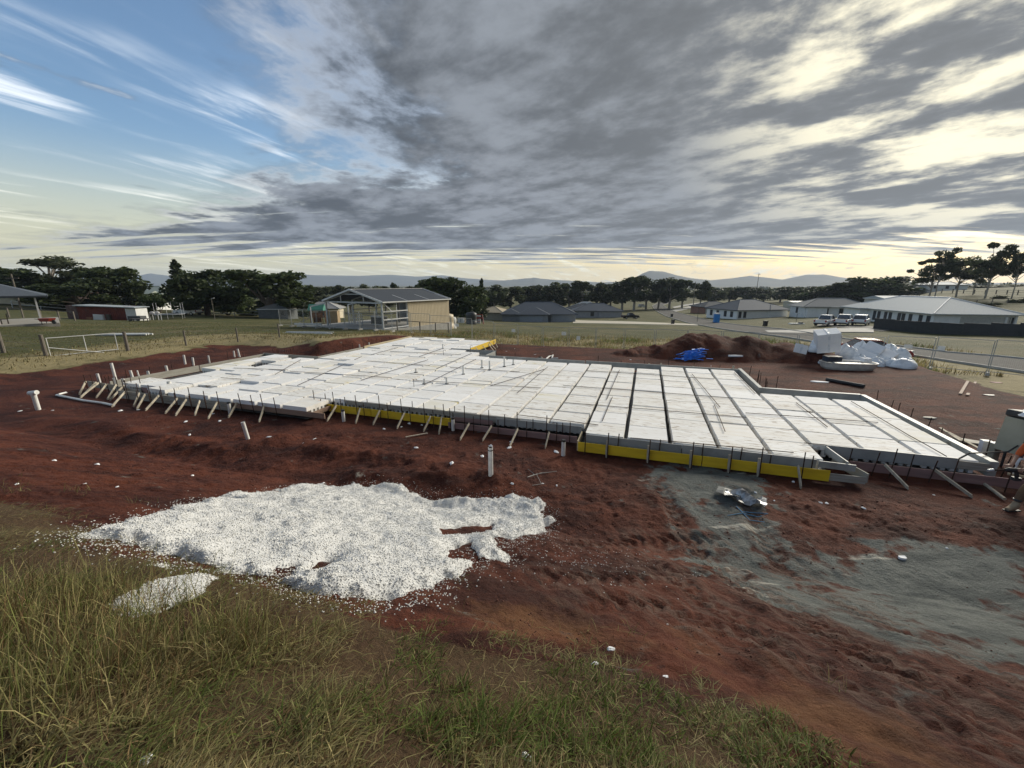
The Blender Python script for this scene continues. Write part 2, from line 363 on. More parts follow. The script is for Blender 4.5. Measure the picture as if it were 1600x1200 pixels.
# ================================================================== THE GROUND
def pxpoly(pts): return [tuple(G(*p).xy) for p in pts]
GRASS_EDGE = [(-60, 770), (60, 800), (120, 838), (240, 880), (420, 912), (520, 940), (660, 968), (800, 1005), (950, 1030), (1090, 1090), (1200, 1150), (1290, 1205)]
gp = pxpoly(GRASS_EDGE)
GRASS = gp + [(3.2, 0.3), (3.2, -40), (-60, -40), (-60, gp[0][1] + 1)]
GRAVEL = pxpoly([(1008, 722), (1190, 738), (1205, 800), (1235, 880), (1320, 862), (1450, 853), (1640, 866), (1640, 1110), (1500, 1045), (1400, 1005), (1300, 970), (1180, 935), (1100, 890), (1050, 810)])
TRACKS = [pxpoly(q) for q in ([(850, 900), (980, 902), (1140, 893)], [(1085, 850), (1180, 925), (1300, 1000), (1450, 1075), (1640, 1170)], [(1030, 760), (1080, 850), (1150, 915), (1270, 975), (1420, 1050), (1560, 1140)],
                              [(1160, 770), (1200, 850), (1290, 930), (1450, 1000), (1640, 1080)], [(880, 850), (1000, 842), (1120, 846)], [(1150, 900), (1250, 955), (1400, 1025), (1640, 1125)], [(1000, 872), (1100, 935), (1250, 1030), (1450, 1120), (1600, 1190)], [(920, 935), (1050, 945), (1180, 1005)])]
BERMS = [pxpoly(q) for q in ([(60, 655), (150, 662), (260, 690), (360, 705), (440, 690)], [(480, 700), (600, 715), (720, 735), (800, 760)], [(560, 745), (700, 752)])]
def pldist(x, y, pts):
    best = np.full(np.shape(x), 1e9); along = np.zeros(np.shape(x)); side = np.zeros(np.shape(x)); acc = 0
    for (x0, y0), (x1, y1) in zip(pts[:-1], pts[1:]):
        ex, ey = x1 - x0, y1 - y0; L = math.hypot(ex, ey)
        t = np.clip(((x - x0) * ex + (y - y0) * ey) / (L * L), 0, 1)
        dd = np.hypot(x - x0 - t * ex, y - y0 - t * ey); b = dd < best
        sg = ((x - x0) * ey - (y - y0) * ex) / L
        best = np.where(b, dd, best); along = np.where(b, acc + t * L, along); side = np.where(b, sg, side); acc += L
    return best, along, side
def geo(a, b, n): return list(np.geomspace(a, b, n))
xs = np.array([-v for v in geo(31, 6000, 46)][::-1] + list(np.arange(-30, -11, 0.25)) + list(np.arange(-11, -1, 0.06)) + list(np.arange(-1, 10.5, 0.04)) + list(np.arange(10.5, 13, 0.06)) + list(np.arange(13, 32, 0.2)) + geo(32, 6000, 46))
ys = np.array(list(-np.geomspace(1.0, 300, 22)[::-1]) + list(np.arange(0, 0.8, .2)) + list(np.arange(0.8, 8.6, 0.036)) + list(np.arange(8.6, 12.2, 0.055)) + list(np.arange(12.2, 48, 0.22)) + geo(48.5, 7500, 95))
X, Y = np.meshgrid(xs, ys); x, y = X.ravel(), Y.ravel()
Z = T(x, y)
u_, v_ = x * CA - y * SA, x * SA + y * CA
nw = fbm(x * 0.8, y * 0.8, 3) - 0.5
padsd = polysd(u_, v_, PAD)
gsd = polysd(x, y, GRASS)
soil = np.where(v_ < 9, sst(gsd + nw * 0.9, -0.25, 0.25), sst(-(padsd + nw * 2.2), -1.9, -0.7))
soil = np.maximum(soil, np.where((padsd < 3.5) & (u_ < -19), sst(1.6 - padsd + nw * 3, 0, 1) * np.where(v_ > 19, 1, 0.9), 0))
for mx, my, ra, rb, h in MOUND: soil = np.maximum(soil, sst(1.25 - (((x - mx) / ra) ** 2 + ((y - my) / rb) ** 2), 0, 0.3))
gravel = sst(-(polysd(x, y, GRAVEL) + nw * 1.1), -0.6, 0.5) * np.clip(0.66 + 0.5 * sst(x, 5.0, 6.6) + .2 * sst(y, 7.4, 8.6), 0, 1)
tan = 0.8 * sst(1.0 - np.abs(gsd - 0.6) - np.abs(x - 2.2) * 0.25 + nw * 2.2, 0.0, 1.2) * (v_ < 7)
near = sst(50 - np.hypot(x, y), 0, 15)
dry = np.clip(sst(v_, 29, 33) * sst(56 + (nw * 10) - v_, 0, 8) * sst(u_, -23, -16) + 0.75 * sst(3.5 - np.abs(padsd - 3.4), 0, 2.5) * (v_ > 8), 0, 1) * sst(26 - u_, -6, 6)
thatch = (gsd < 0.3) * 1.0 * (v_ < 9)
# fine relief
nearz = sst(26 - np.hypot(x, y), 0, 8)
clod = np.abs(fbm(x * 3.1, y * 3.1, 11, 4) - .5) * 2
rel = soil * ((fbm(x * 0.6, y * 0.6, 21, 3) - .5) * 0.14 + (fbm(x * 2.4, y * 2.4, 31, 5, .64) - .5) * 0.15 + clod * 0.06 + np.clip(fbm(x * 7, y * 7, 35, 2) - .55, 0, 1) * .12 * sst(fbm(x * .7, y * .7, 37, 3), .45, .62) - 0.05)
rel = rel * (1 - 0.55 * gravel)
track = np.zeros_like(x)
for i, tr in enumerate(TRACKS):
    dd, al, sd = pldist(x, y, tr)
    track = np.maximum(track, np.exp(-(dd / .42) ** 2))
    wdt = 0.17 if i else 0.2
    q = np.exp(-(dd / wdt) ** 4)
    lug = sst(np.sin((al + np.abs(sd) * 0.8) * 2 * math.pi / 0.21), -.35, .35)
    rel = rel * (1 - 0.7 * q) + q * (-0.048 + 0.042 * lug * (0.45 + fbm(x, y, 71, 2))) + 0.05 * np.exp(-((dd - wdt * 1.6) / 0.13) ** 2) * fbm(x * 3, y * 3, 44, 3)
for br_ in BERMS:
    dd, al, sd = pldist(x, y, br_); rel += 0.2 * np.exp(-(dd / 0.4) ** 2) * (0.35 + fbm(x * 2.2, y * 2.2, 51, 4))
rel += (1 - soil) * thatch * (fbm(x * 1.3, y * 1.3, 61, 4) - .5) * 0.16
inslab = sst(-polysd(u_, v_, [(-23.5, 10.6), (9, 10.6), (9, 19), (5, 23), (-9, 25), (-11, 29.5), (-18.6, 29.5), (-18.6, 19.2), (-23.5, 19.2)]), -0.6, 0.2)
Z = Z + rel * nearz * (1 - 0.85 * inslab) - 0.05 * inslab
nx, ny = len(xs), len(ys)
ii = (np.arange(ny - 1)[:, None] * nx + np.arange(nx - 1)[None, :]).ravel()
Q = np.stack([ii, ii + 1, ii + nx + 1, ii + nx], 1)
me = npmesh('ground', np.stack([x, y, Z], 1), Q, smooth=True)
for nm, arr in (('soil', soil), ('gravel', gravel), ('tan', tan), ('dry', dry), ('thatch', thatch), ('track', track)):
    a = me.attributes.new(nm, 'FLOAT', 'POINT'); a.data.foreach_set('value', np.ascontiguousarray(arr, dtype=np.float32))
ground = newobj('ground', me, ground_material()); ground['kind'] = 'structure'
# height of the finished ground
def Zt(px_, py_):
    px_ = np.atleast_1d(np.asarray(px_, float)); py_ = np.atleast_1d(np.asarray(py_, float))
    i = np.clip(np.searchsorted(xs, px_) - 1, 0, nx - 2); j = np.clip(np.searchsorted(ys, py_) - 1, 0, ny - 2)
    fx = np.clip((px_ - xs[i]) / (xs[i + 1] - xs[i]), 0, 1); fy = np.clip((py_ - ys[j]) / (ys[j + 1] - ys[j]), 0, 1)
    ZZ = Z.reshape(ny, nx)
    return (ZZ[j, i] * (1 - fx) + ZZ[j, i + 1] * fx) * (1 - fy) + (ZZ[j + 1, i] * (1 - fx) + ZZ[j + 1, i + 1] * fx) * fy
def zt(px_, py_): return float(Zt(px_, py_)[0])
def onground(px, py, dz_=0.0):
    p = G(px, py); p.z = zt(p.x, p.y) + dz_; return p

# ---- grass on the bank in front
def blades(n, bx, by, h, wd, lean, col, curl=0.5):
    bz = Zt(bx, by) - 0.01
    ang = rng.uniform(0, 2 * math.pi, n); la = rng.normal(0.5, 1.5, n)
    ca, sa = np.cos(ang), np.sin(ang); dx, dy = np.cos(la), np.sin(la)
    base = np.stack([bx, by, bz], 1); sdv = np.stack([ca, sa, np.zeros(n)], 1) * (wd / 2)[:, None]
    dirv = np.stack([dx, dy, np.zeros(n)], 1)
    up_ = np.clip(1.12 - lean * .75, .16, 1)
    m_ = base + dirv * (h * lean * 0.42)[:, None]; m_[:, 2] += h * up_ * 0.55
    tp = base + dirv * (h * lean)[:, None]; tp[:, 2] += h * up_ * np.clip(1.1 - lean * .6, .3, 1)
    V = np.stack([base - sdv, base + sdv, m_ - sdv * .8, m_ + sdv * .8, tp], 1).reshape(-1, 3)
    k = np.arange(n)[:, None] * 5
    Fc = np.concatenate([k + np.array([[0, 1, 3]]), k + np.array([[0, 3, 2]]), k + np.array([[2, 3, 4]])], 0)
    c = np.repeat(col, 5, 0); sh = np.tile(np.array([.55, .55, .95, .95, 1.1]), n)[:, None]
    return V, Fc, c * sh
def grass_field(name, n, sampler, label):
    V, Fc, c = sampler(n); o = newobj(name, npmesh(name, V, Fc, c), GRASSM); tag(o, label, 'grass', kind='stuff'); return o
GREEN = np.array([0.12, 0.175, 0.03]); STRAW = np.array([0.40, 0.33, 0.155]); BROWN = np.array([0.20, 0.13, 0.06])
def gcol(g, n, x_, y_):
    """g: 0 straw .. 1 green"""
    r = rng.random(n)
    g = np.clip(g + rng.normal(0, .22, n), 0, 1)[:, None]
    c = STRAW * (1 - g) + GREEN * g
    br = (r < 0.26)[:, None]; c = np.where(br, BROWN, c)
    return c * rng.uniform(.5, 1.35, n)[:, None]
def bank(n):
    # denser close to the camera
    by = 0.9 + 8.6 * rng.random(n) ** 1.7; bx = rng.uniform(-1, 1, n) * (2.0 + by * 1.45)
    g_ = polysd(bx, by, GRASS); cl = fbm(bx * 1.1, by * 1.1, 81, 4); cl2 = fbm(bx * 3.3, by * 3.3, 85, 3)
    keep = (g_ < -0.02 + (cl - .5) * 1.0) & (rng.random(n) < np.clip((cl2 - .44) * 4.2 + (cl - .5) * 3.2, 0.02, 1))
    bx, by, cl, cl2 = bx[keep], by[keep], cl[keep], cl2[keep]; n = len(bx)
    edge = np.clip(-polysd(bx, by, GRASS) / 0.8, 0.25, 1)
    left = sst(-bx, 1.5, 3.2) * sst(4.6 - by, 0, 1.5)
    h = (0.05 + 0.11 * rng.random(n) + 0.25 * np.clip(cl2 - .5, 0, 1)) * (0.5 + 0.5 * edge) * np.clip(1.3 - by * .17, .36, 1)
    g = sst(fbm(bx * 1.1 + 5, by * 1.1, 91, 3), .33, .56)
    return blades(n, bx, by, h, rng.uniform(.0035, .0085, n), np.clip(rng.uniform(.45, 1.25, n) + .3 * sst(by, 2.2, 3.5), 0, 1.3), gcol(g, n, bx, by))
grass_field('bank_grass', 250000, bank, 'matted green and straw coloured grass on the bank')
def thatchg(n):
    by = 0.9 + 8.0 * rng.random(n) ** 1.6; bx = rng.uniform(-1, 1, n) * (2.0 + by * 1.45)
    cl = fbm(bx * 1.4, by * 1.4, 141, 4); g_ = polysd(bx, by, GRASS); keep = (g_ < (cl - .45) * 1.4) & (rng.random(n) < np.clip((cl - .3) * 3, .15, 1)); bx, by, cl = bx[keep], by[keep], cl[keep]; n = len(bx)
    c = gcol(np.clip((cl - .5) * 2.5 + .1, 0, .7), n, bx, by) * .9
    return blades(n, bx, by, rng.uniform(.04, .13, n), rng.uniform(.003, .008, n), rng.uniform(.95, 1.35, n), c)
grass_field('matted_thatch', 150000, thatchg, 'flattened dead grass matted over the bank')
def tall(n):
    cs = [(-2.5, 1.95, .42), (-2.75, 2.2, .45), (-2.0, 1.65, .35), (-3.2, 2.1, .4), (-1.7, 2.0, .25), (-3.0, 1.7, .4), (-2.3, 1.4, .4)]
    k = rng.integers(0, len(cs), n); cs = np.array(cs)
    bx = cs[k, 0] + rng.normal(0, 1, n) * cs[k, 2] * .6; by = cs[k, 1] + rng.normal(0, 1, n) * cs[k, 2] * .6
    by = np.maximum(by, 1.0)
    h = .12 + .34 * rng.random(n) ** 2
    g = rng.random(n) * 0.75
    return blades(n, bx, by, h, rng.uniform(.0025, .0055, n), rng.uniform(.15, .8, n), gcol(g, n, bx, by) * 1.05)
grass_field('tall_grass', 6500, tall, 'tall clump of uncut grass with pale bent stalks')
def fringe(n):
    bx = rng.uniform(-8, 4.5, n); by = rng.uniform(2.2, 7.5, n); g_ = polysd(bx, by, GRASS)
    cl = fbm(bx * 2.1, by * 2.1, 95, 3); keep = (g_ < 1.2) & (g_ > -.2) & (cl > .56 + g_ * .12); bx, by = bx[keep], by[keep]; n = len(bx)
    return blades(n, bx, by, rng.uniform(.05, .2, n), rng.uniform(.003, .006, n), rng.uniform(.3, 1, n), gcol(np.full(n, .35), n, bx, by))
grass_field('fringe_grass', 26000, fringe, 'sparse grass tufts creeping over the bare soil edge')
ROADPOLY = pxpoly([(1660, 566), (1500, 552), (1400, 539), (1300, 525), (1180, 509), (1180, 525), (1300, 547), (1400, 560), (1500, 575), (1660, 600)])
def paddock(n):
    uu = rng.uniform(-24, 27, n); vv = 31.5 + 26 * rng.random(n) ** 1.3; bx = uu * CA + vv * SA; by = -uu * SA + vv * CA
    s_ = polysd(uu, vv, PAD); cl = fbm(bx * .35, by * .35, 101, 4)
    keep = (s_ > 1.3) & (rng.random(n) < np.clip((cl - .25) * 2.4, .1, 1)) & (rng.random(n) < sst(60 - vv, 0, 12)) & (polysd(bx, by, ROADPOLY) > .3) & (by > 29.5 - .55 * np.maximum(bx - 17, 0)); bx, by, cl = bx[keep], by[keep], cl[keep]; n = len(bx)
    g = np.clip(sst(cl, .5, .66) * .9, 0, 1)
    return blades(n, bx, by, rng.uniform(.25, .62, n) * (0.6 + cl * .7), rng.uniform(.02, .05, n), rng.uniform(.1, .7, n), gcol(g, n, bx, by) * np.array([1.0, .98, .9]))
grass_field('paddock_grass', 60000, paddock, 'tall dry grass in the strip behind the wire site fence')
def lawnb(n):
    r = 16 + 60 * rng.random(n) ** 1.3; a = R_(-58) + rng.random(n) * R_(40); bx = r * np.sin(a); by = r * np.cos(a)
    uu = bx * CA - by * SA; vv = bx * SA + by * CA; s_ = polysd(uu, vv, PAD)
    ok = s_ > 1.8 + rng.random(n) * 2; bx, by, s_ = bx[ok], by[ok], s_[ok]; n = len(bx)
    g = np.clip(sst(s_, 2, 8) * (.35 + .6 * fbm(bx * .2, by * .2, 111, 3)), 0, 1)
    h = np.where(s_ < 6, rng.uniform(.08, .3, n), rng.uniform(.04, .11, n))
    return blades(n, bx, by, h, rng.uniform(.015, .05, n), rng.uniform(.2, .9, n), gcol(g, n, bx, by) * .85)
grass_field('lawn_grass', 60000, lawnb, 'mown green lawn with a rough dry edge beyond the soil')

# ---- white granule spill
PILE = pxpoly([(120, 838), (215, 806), (330, 775), (470, 757), (600, 763), (700, 776), (830, 782), (856, 812), (846, 838), (790, 842), (770, 868), (700, 880), (690, 905), (640, 932), (530, 930), (500, 918), (455, 902), (430, 895), (300, 882), (240, 858), (180, 848)])
PILE2 = pxpoly([(200, 950), (240, 922), (310, 900), (345, 905), (300, 935), (255, 955), (205, 960)])
HOLES = [pxpoly(q) for q in ([(690, 828), (770, 820), (762, 832), (700, 834)], [(432, 884), (458, 880), (452, 903), (430, 905)], [(480, 886), (512, 872), (508, 880), (490, 892)], [(700, 855), (735, 848), (740, 870), (705, 872)])]
def pile_h(px_, py_):
    n = fbm(px_ * 1.5, py_ * 1.5, 121, 5); e = (n - .5) * 0.75 + (fbm(px_ * 5, py_ * 5, 123, 3) - .5) * .3
    d1 = -polysd(px_, py_, PILE) + e; d2 = -polysd(px_, py_, PILE2) + e * .5
    h = np.where(d1 > 0, np.minimum(d1 * .5, .10) * (0.5 + 1.0 * n), -0.03)
    h = np.maximum(h, np.where(d2 > 0, np.minimum(d2 * .4, .03), -.03))
    rd = 1 - np.abs(fbm(px_ * 1.1 + py_ * .5, py_ * 1.6 - px_ * .4, 127, 4) - .5) * 2
    h = h + np.where(h > 0, 0.11 * (rd - .8) * np.clip(h / .05, 0, 1) + .018 * (fbm(px_ * 14, py_ * 14, 129, 3) - .5), 0)
    for hp in HOLES:
        d = polysd(px_, py_, hp) + e * .3; h = np.where(d < .05, -.03, np.minimum(h, np.maximum(d * .5, -.03)))
    return h
pb = np.array(PILE + PILE2); gx = np.arange(pb[:, 0].min() - .6, pb[:, 0].max() + .6, .033); gy = np.arange(pb[:, 1].min() - .6, pb[:, 1].max() + .6, .033)
PXg, PYg = np.meshgrid(gx, gy); hx, hy = PXg.ravel(), PYg.ravel(); hh = pile_h(hx, hy); hz_ = Zt(hx, hy) + hh
ii = (np.arange(len(gy) - 1)[:, None] * len(gx) + np.arange(len(gx) - 1)[None, :]).ravel()
Q = np.stack([ii, ii + 1, ii + len(gx) + 1, ii + len(gx)], 1); Q = Q[(hh[Q] > -0.005).any(1)]
us, inv = np.unique(Q, return_inverse=True)
pile_m = mat('white_granules', (0.52, 0.53, 0.53), (0.72, 0.72, 0.71), 60, 0.9, 1.0, 45, c3=(0.34, 0.32, 0.29), s3=34, lo3=.57, hi3=.72)
pile = newobj('granule_spill', npmesh('granule_spill', np.stack([hx, hy, hz_], 1)[us], inv.reshape(Q.shape), smooth=True), pile_m)
tag(pile, 'spill of white granules spread over the red soil', 'gravel', kind='stuff')
OCT = np.array([(1, 0, 0), (-1, 0, 0), (0, 1, 0), (0, -1, 0), (0, 0, 1), (0, 0, -1)], float); OF = np.array([(0, 2, 4), (2, 1, 4), (1, 3, 4), (3, 0, 4), (2, 0, 5), (1, 2, 5), (3, 1, 5), (0, 3, 5)])
def grains(P, sz, col, flat=.75):
    n = len(P); s3_ = sz[:, None, None] * rng.uniform(.6, 1.3, (n, 6, 3)); V = OCT[None] * s3_; V[:, :, 2] *= flat
    a = rng.uniform(0, 6.28, n); c, s = np.cos(a)[:, None], np.sin(a)[:, None]
    Xr = V[:, :, 0] * c - V[:, :, 1] * s; Yr = V[:, :, 0] * s + V[:, :, 1] * c; V[:, :, 0] = Xr; V[:, :, 1] = Yr
    V = (V + P[:, None]).reshape(-1, 3); Fc = (np.arange(n)[:, None, None] * 6 + OF[None]).reshape(-1, 3)
    return V, Fc, np.repeat(col, 6, 0)
n = 90000; bx = rng.uniform(gx[0], gx[-1], n); by = rng.uniform(gy[0], gy[-1], n); h_ = pile_h(bx, by); k = h_ > -0.002
bx, by, h_ = bx[k], by[k], h_[k]
n2 = 5000; ax = rng.normal(0, 1, n2) * 1.1; tq = rng.random(n2); pv = np.array(PILE); j = rng.integers(0, len(pv), n2); j2 = (j + 1) % len(pv)
sx_ = pv[j, 0] * (1 - tq) + pv[j2, 0] * tq + rng.normal(0, .17, n2); sy_ = pv[j, 1] * (1 - tq) + pv[j2, 1] * tq + rng.normal(0, .17, n2)
fx_ = rng.normal(0.4, 1.0, 500); fy_ = rng.normal(5.0, .6, 500)
bx = np.concatenate([bx, sx_, fx_]); by = np.concatenate([by, sy_, fy_]); zz = Zt(bx, by) + np.maximum(pile_h(bx, by), 0)
n = len(bx); sz = rng.uniform(.005, .012, n); c = rng.uniform(.42, .8, n)[:, None] * np.array([1, 1, .97])
V, Fc, c = grains(np.stack([bx, by, zz + sz * .3], 1), sz, c)
tag(newobj('loose_granules', npmesh('loose_granules', V, Fc, c), GRAINM), 'loose white granules lying on and around the spill', 'gravel', kind='stuff')
# ---- soil clods
n = 70000; bx = rng.uniform(-13, 14, n); by = 2.6 + 15.6 * rng.random(n) ** 1.4; g_ = polysd(bx, by, GRASS); cl = fbm(bx * .8, by * .8, 131, 4)
uu = bx * CA - by * SA; vv = bx * SA + by * CA
k = (g_ > -.1) & (rng.random(n) < np.clip((cl - .42) * 5, .04, 1)) & (vv < 11.2) & (pile_h(bx, by) < 0) & ((polysd(bx, by, GRAVEL) > -.2) | (rng.random(n) < .25)); bx, by = bx[k], by[k]; n = len(bx)
sz = (.004 + .032 * rng.random(n) ** 7) * np.clip(by / 9, .45, 1); c = np.array([.08, .026, .016]) * rng.uniform(.5, 1.5, n)[:, None]
V, Fc, c = grains(np.stack([bx, by, Zt(bx, by) + sz * .1], 1), sz, c, .6)
tag(newobj('soil_clods', npmesh('soil_clods', V, Fc, c), GRAINM), 'crumbled red soil clods scattered over the cut ground', 'soil', kind='stuff')

# ================================================================== THE SLAB FORMWORK
RZ = -AZ
WHITE = mat('foam', (0.83, 0.83, 0.82), (0.77, 0.76, 0.74), 2.5, 0.85, 0.15, 60, stretch=(.35, 2.2, 1), orand=.1, c3=(0.34, 0.26, 0.17), s3=7, lo3=.58, hi3=.76)
FOAM2 = mat('foam_stained', (0.82, 0.82, 0.80), (0.72, 0.69, 0.63), 2.2, 0.85, 0.15, 60, stretch=(.4, 2.4, 1), orand=.1, c3=(0.25, 0.17, 0.10), s3=7.5, lo3=.54, hi3=.70)
FOAM3 = mat('foam_orange', (0.79, 0.78, 0.75), (0.73, 0.69, 0.62), 2, 0.85, 0.15, 60, stretch=(.5, 2, 1), orand=.1, c3=(0.68, 0.30, 0.14), s3=2.2, lo3=.62, hi3=.74)
FOAM4 = mat('foam_ochre', (0.79, 0.78, 0.75), (0.73, 0.70, 0.60), 2, 0.85, 0.15, 60, stretch=(.5, 2, 1), orand=.1, c3=(0.52, 0.44, 0.18), s3=1.7, lo3=.58, hi3=.74)
CLEAN = mat('foam_clean', (0.82, 0.83, 0.84), (0.74, 0.76, 0.79), 3, 0.8, 0.1, 50)
def pod_mesh(teeth=True, L=1.09, Wd=1.09, h=0.33):
    m = MB(); a = L / 2; b = Wd / 2; c = 0.012
    m.box(-a, a, -b, b, h * .55, h, ch=c)
    if teeth:
        n = 6
        for i in range(n):
            q = -a + (i + .12) * L / n; r = q + L / n * .5
            m.box(q, r, -b, -b + .09, 0, h * .55 - .002); m.box(q, r, b - .09, b, 0, h * .55 - .002)
            q = -b + (i + .12) * Wd / n; r = q + Wd / n * .5
            if 0 < i < n - 1: m.box(-a, -a + .09, q, r, 0, h * .55 - .002); m.box(a - .09, a, q, r, 0, h * .55 - .002)
    else: m.box(-a, a, -b, b, 0, h * .55 - .002)
    return m
POD = {k: pod_mesh().mesh('pod') for k in ('a', 'b', 'c', 'e')}
for k, m_ in zip(('a', 'b', 'c', 'e'), (WHITE, FOAM2, FOAM3, FOAM4)): POD[k].materials.append(m_)
OUT = [(-22.6, 11.2), (-20.2, 11.2), (-20.2, 10.75), (-11.2, 10.75), (-11.2, 12.0), (-1.47, 12.0), (-1.47, 11.3), (4.55, 11.3), (4.55, 12.35), (8.05, 12.35), (8.05, 18.5), (4.62, 18.5), (4.62, 22.3), (-9.3, 22.3), (-9.3, 24.2), (-11.3, 24.2), (-11.3, 29.1), (-18.2, 29.1), (-18.2, 19.0), (-22.6, 19.0)]
def inside(u, v): return float(polysd(np.array([u]), np.array([v]), OUT)[0]) < 0
PZ = 0.12
npod = 0
ORD = 'first second third fourth fifth sixth seventh eighth ninth tenth eleventh twelfth thirteenth fourteenth fifteenth sixteenth seventeenth eighteenth nineteenth twentieth twenty-first twenty-second twenty-third twenty-fourth'.split()
LOOK = {'a': 'clean white', 'b': 'mud smeared white', 'c': 'orange stained white', 'e': 'ochre stained white'}
def podlabel(k, i, row):
    if i >= 4: return f'{LOOK[k]} foam pod, {ORD[row]} from the front, {ORD[i - 4]} column of the small bay'
    return f'{LOOK[k]} foam pod, {ORD[row]} from the front, {ORD[3 - i]} column beyond the small bay'
for i in range(-19, 8):
    uc = -0.27 + 0.6 + 1.2 * i
    if uc > 8: continue
    # rows of this column start at its front edge
    for segs in range(1):
        v = 10.5; 
        while v < 29.2:
            if inside(uc - .35, v + .12) and inside(uc + .35, v + .12): break
            v += 0.05
        v += 0.03; row = 0
        while v < 29:
            vc = v + .545
            if inside(uc - .3, v + .3) and inside(uc + .3, v + .3) and inside(uc, v + .85):
                leftz = uc < -13
                if not (uc < -19.4 and random.random() < .22):
                    r = random.random()
                    mud = 0.75 if uc > -5 else 0.3
                    k = 'c' if r < .035 else 'e' if r < .075 else 'b' if r < mud else 'a'
                    z = PZ + random.uniform(-.008, .008) + (random.choice((0, 0, 0, 0, 0, .02, .06, -.04)) if leftz else 0)
                    o = newobj('foam_pod', POD[k], None, None, S(uc + random.uniform(-.012, .012), vc, z), RZ + random.uniform(-.006, .006) + (random.uniform(-.05, .05) if uc < -17 else 0) + random.choice((0, math.pi)))
                    tag(o, podlabel(k, i, row), 'foam pod', 'white foam pods of the slab'); npod += 1
            v += 1.09 + (random.choice((.015, .015, .02, .1)) if uc > -9 else random.choice((.02, .03, .1, .12))); row += 1
# plastic sheet under the pods
ply = [(u, v) for u, v in OUT]
cx_ = MB(); 
def offset_poly(p, dd):
    q = []; n = len(p)
    for i in range(n):
        a = Vector(p[i - 1]); b = Vector(p[i]); c = Vector(p[(i + 1) % n]); d1 = (b - a).normalized(); d2 = (c - b).normalized()
        n1 = Vector((d1.y, -d1.x)); n2 = Vector((d2.y, -d2.x)); q.append(tuple(b + (n1 + n2) * dd))
    return q
op = offset_poly(OUT, 0.14)
mm = MB(); n_ = len(op)
mm.add([(u, v, 0.05) for u, v in op] + [(u, v, 0.056) for u, v in op], [tuple(range(n_, 2 * n_)), tuple(range(n_ - 1, -1, -1))] + [(i, (i + 1) % n_, (i + 1) % n_ + n_, i + n_) for i in range(n_)])
ms = mm.build('plastic_membrane', mat('membrane', (.022, .024, .026), (.05, .052, .055), 3, .35), None, (0, 0, 0), RZ)
tag(ms, 'black plastic sheet laid on the ground under the foam pods', 'plastic sheet')
# ---- boards
TIMG = mat('board_grey', (.36, .345, .30), (.27, .255, .215), 3, .85, .3, 30, stretch=(.4, 6, 6), orand=.2, c3=(.17, .15, .12), s3=1.6)
TIMY = mat('board_yellow', (.74, .51, .02), (.60, .40, .018), 2, .6, .1, 20, orand=.1, c3=(.25, .17, .03), s3=2.4, lo3=.64, hi3=.8, stretch=(.5, 3, 3))
TIMP = mat('board_pink', (.27, .165, .155), (.20, .13, .12), 2, .8, .2, 25, orand=.15, c3=(.31, .27, .24), s3=1.5, stretch=(.4, 4, 4))
TIMB = mat('board_brown', (.30, .20, .145), (.23, .155, .11), 3, .8, .2, 30, stretch=(.4, 6, 6), orand=.15)
PALE = mat('board_pale', (.50, .42, .27), (.40, .33, .21), 3, .8, .2, 30, stretch=(.4, 6, 6), orand=.12)
STEEL = mat('form_grey', (.33, .34, .33), (.25, .26, .25), 2, .55, .1, 20, orand=.15, c3=(.16, .15, .13), s3=1.4)
STAKE = mat('stake_timber', (.47, .42, .33), (.33, .29, .22), 5, .85, .3, 40, stretch=(3, 3, .5), orand=.3)
RUST = mat('rusty_steel', (.035, .022, .017), (.07, .038, .026), 20, .9, .2, 60, orand=.3, spec=.15)
PVC = mat('pvc_pipe', (.72, .72, .69), (.62, .61, .57), 6, .4, orand=.08)
def board(u0, v0, u1, v1, z0, z1, m, label, th=.035, group=None, name='formwork_board'):
    a = S(u0, v0); b = S(u1, v1); dr = b - a; L = dr.length; rz = math.atan2(dr.y, dr.x)
    q = MB(); n = max(1, int(L / 2.4)); q.box(0, L, -th / 2, th / 2, 0, z1 - z0)
    o = q.build(name, m, None, (a.x, a.y, z0), rz, bevel=.004); return tag(o, label, 'board', group)
Bd = board
Bd(-20.8, 10.42, -14.7, 10.55, .03, .20, TIMG, 'lower grey timber board of the stacked pair beneath the front pods')
Bd(-20.9, 10.47, -14.6, 10.6, .205, .34, TIMG, 'upper grey timber board of the stacked pair beneath the front pods')
Bd(-14.9, 10.68, -10.35, 10.68, .12, .31, TIMB, 'brown board on edge beside the toothed pod ends')
Bd(-11.0, 10.75, -11.0, 11.75, .1, .26, TIMB, 'short brown board running back under the toothed pod ends')
Bd(-12.15, 11.72, -9.2, 11.68, .02, .29, TIMY, 'yellow formwork board starting behind the brown board')
Bd(-9.18, 11.68, -5.95, 11.62, .02, .29, TIMY, 'yellow formwork board ending against the pink board')
Bd(-10.4, 11.86, -6.0, 11.86, .30, .46, TIMG, 'grey board above the pair of yellow boards beneath the middle pods')
Bd(-6.0, 11.5, -1.68, 11.5, .0, .2, TIMP, 'dull pink formwork board between the two yellow runs')
Bd(-5.9, 11.70, -4.5, 11.74, .18, .33, TIMP, 'short pink board tucked behind the longer pink board')
Bd(-6.0, 11.87, -3.6, 11.87, .21, .45, TIMG, 'grey rebate board above the short pink board')
Bd(-4.4, 11.80, -1.6, 11.83, .19, .42, STEEL, 'grey rebate board above the end of the pink board')
Bd(-1.58, 10.92, -1.58, 11.75, .0, .3, PALE, 'pale end board closing off the long yellow run')
Bd(-1.56, 10.9, 1.7, 10.93, .0, .28, TIMY, 'long yellow board beside the pale end board')
Bd(1.72, 10.93, 4.55, 10.95, .0, .28, TIMY, 'long yellow board ending at the short grey board')
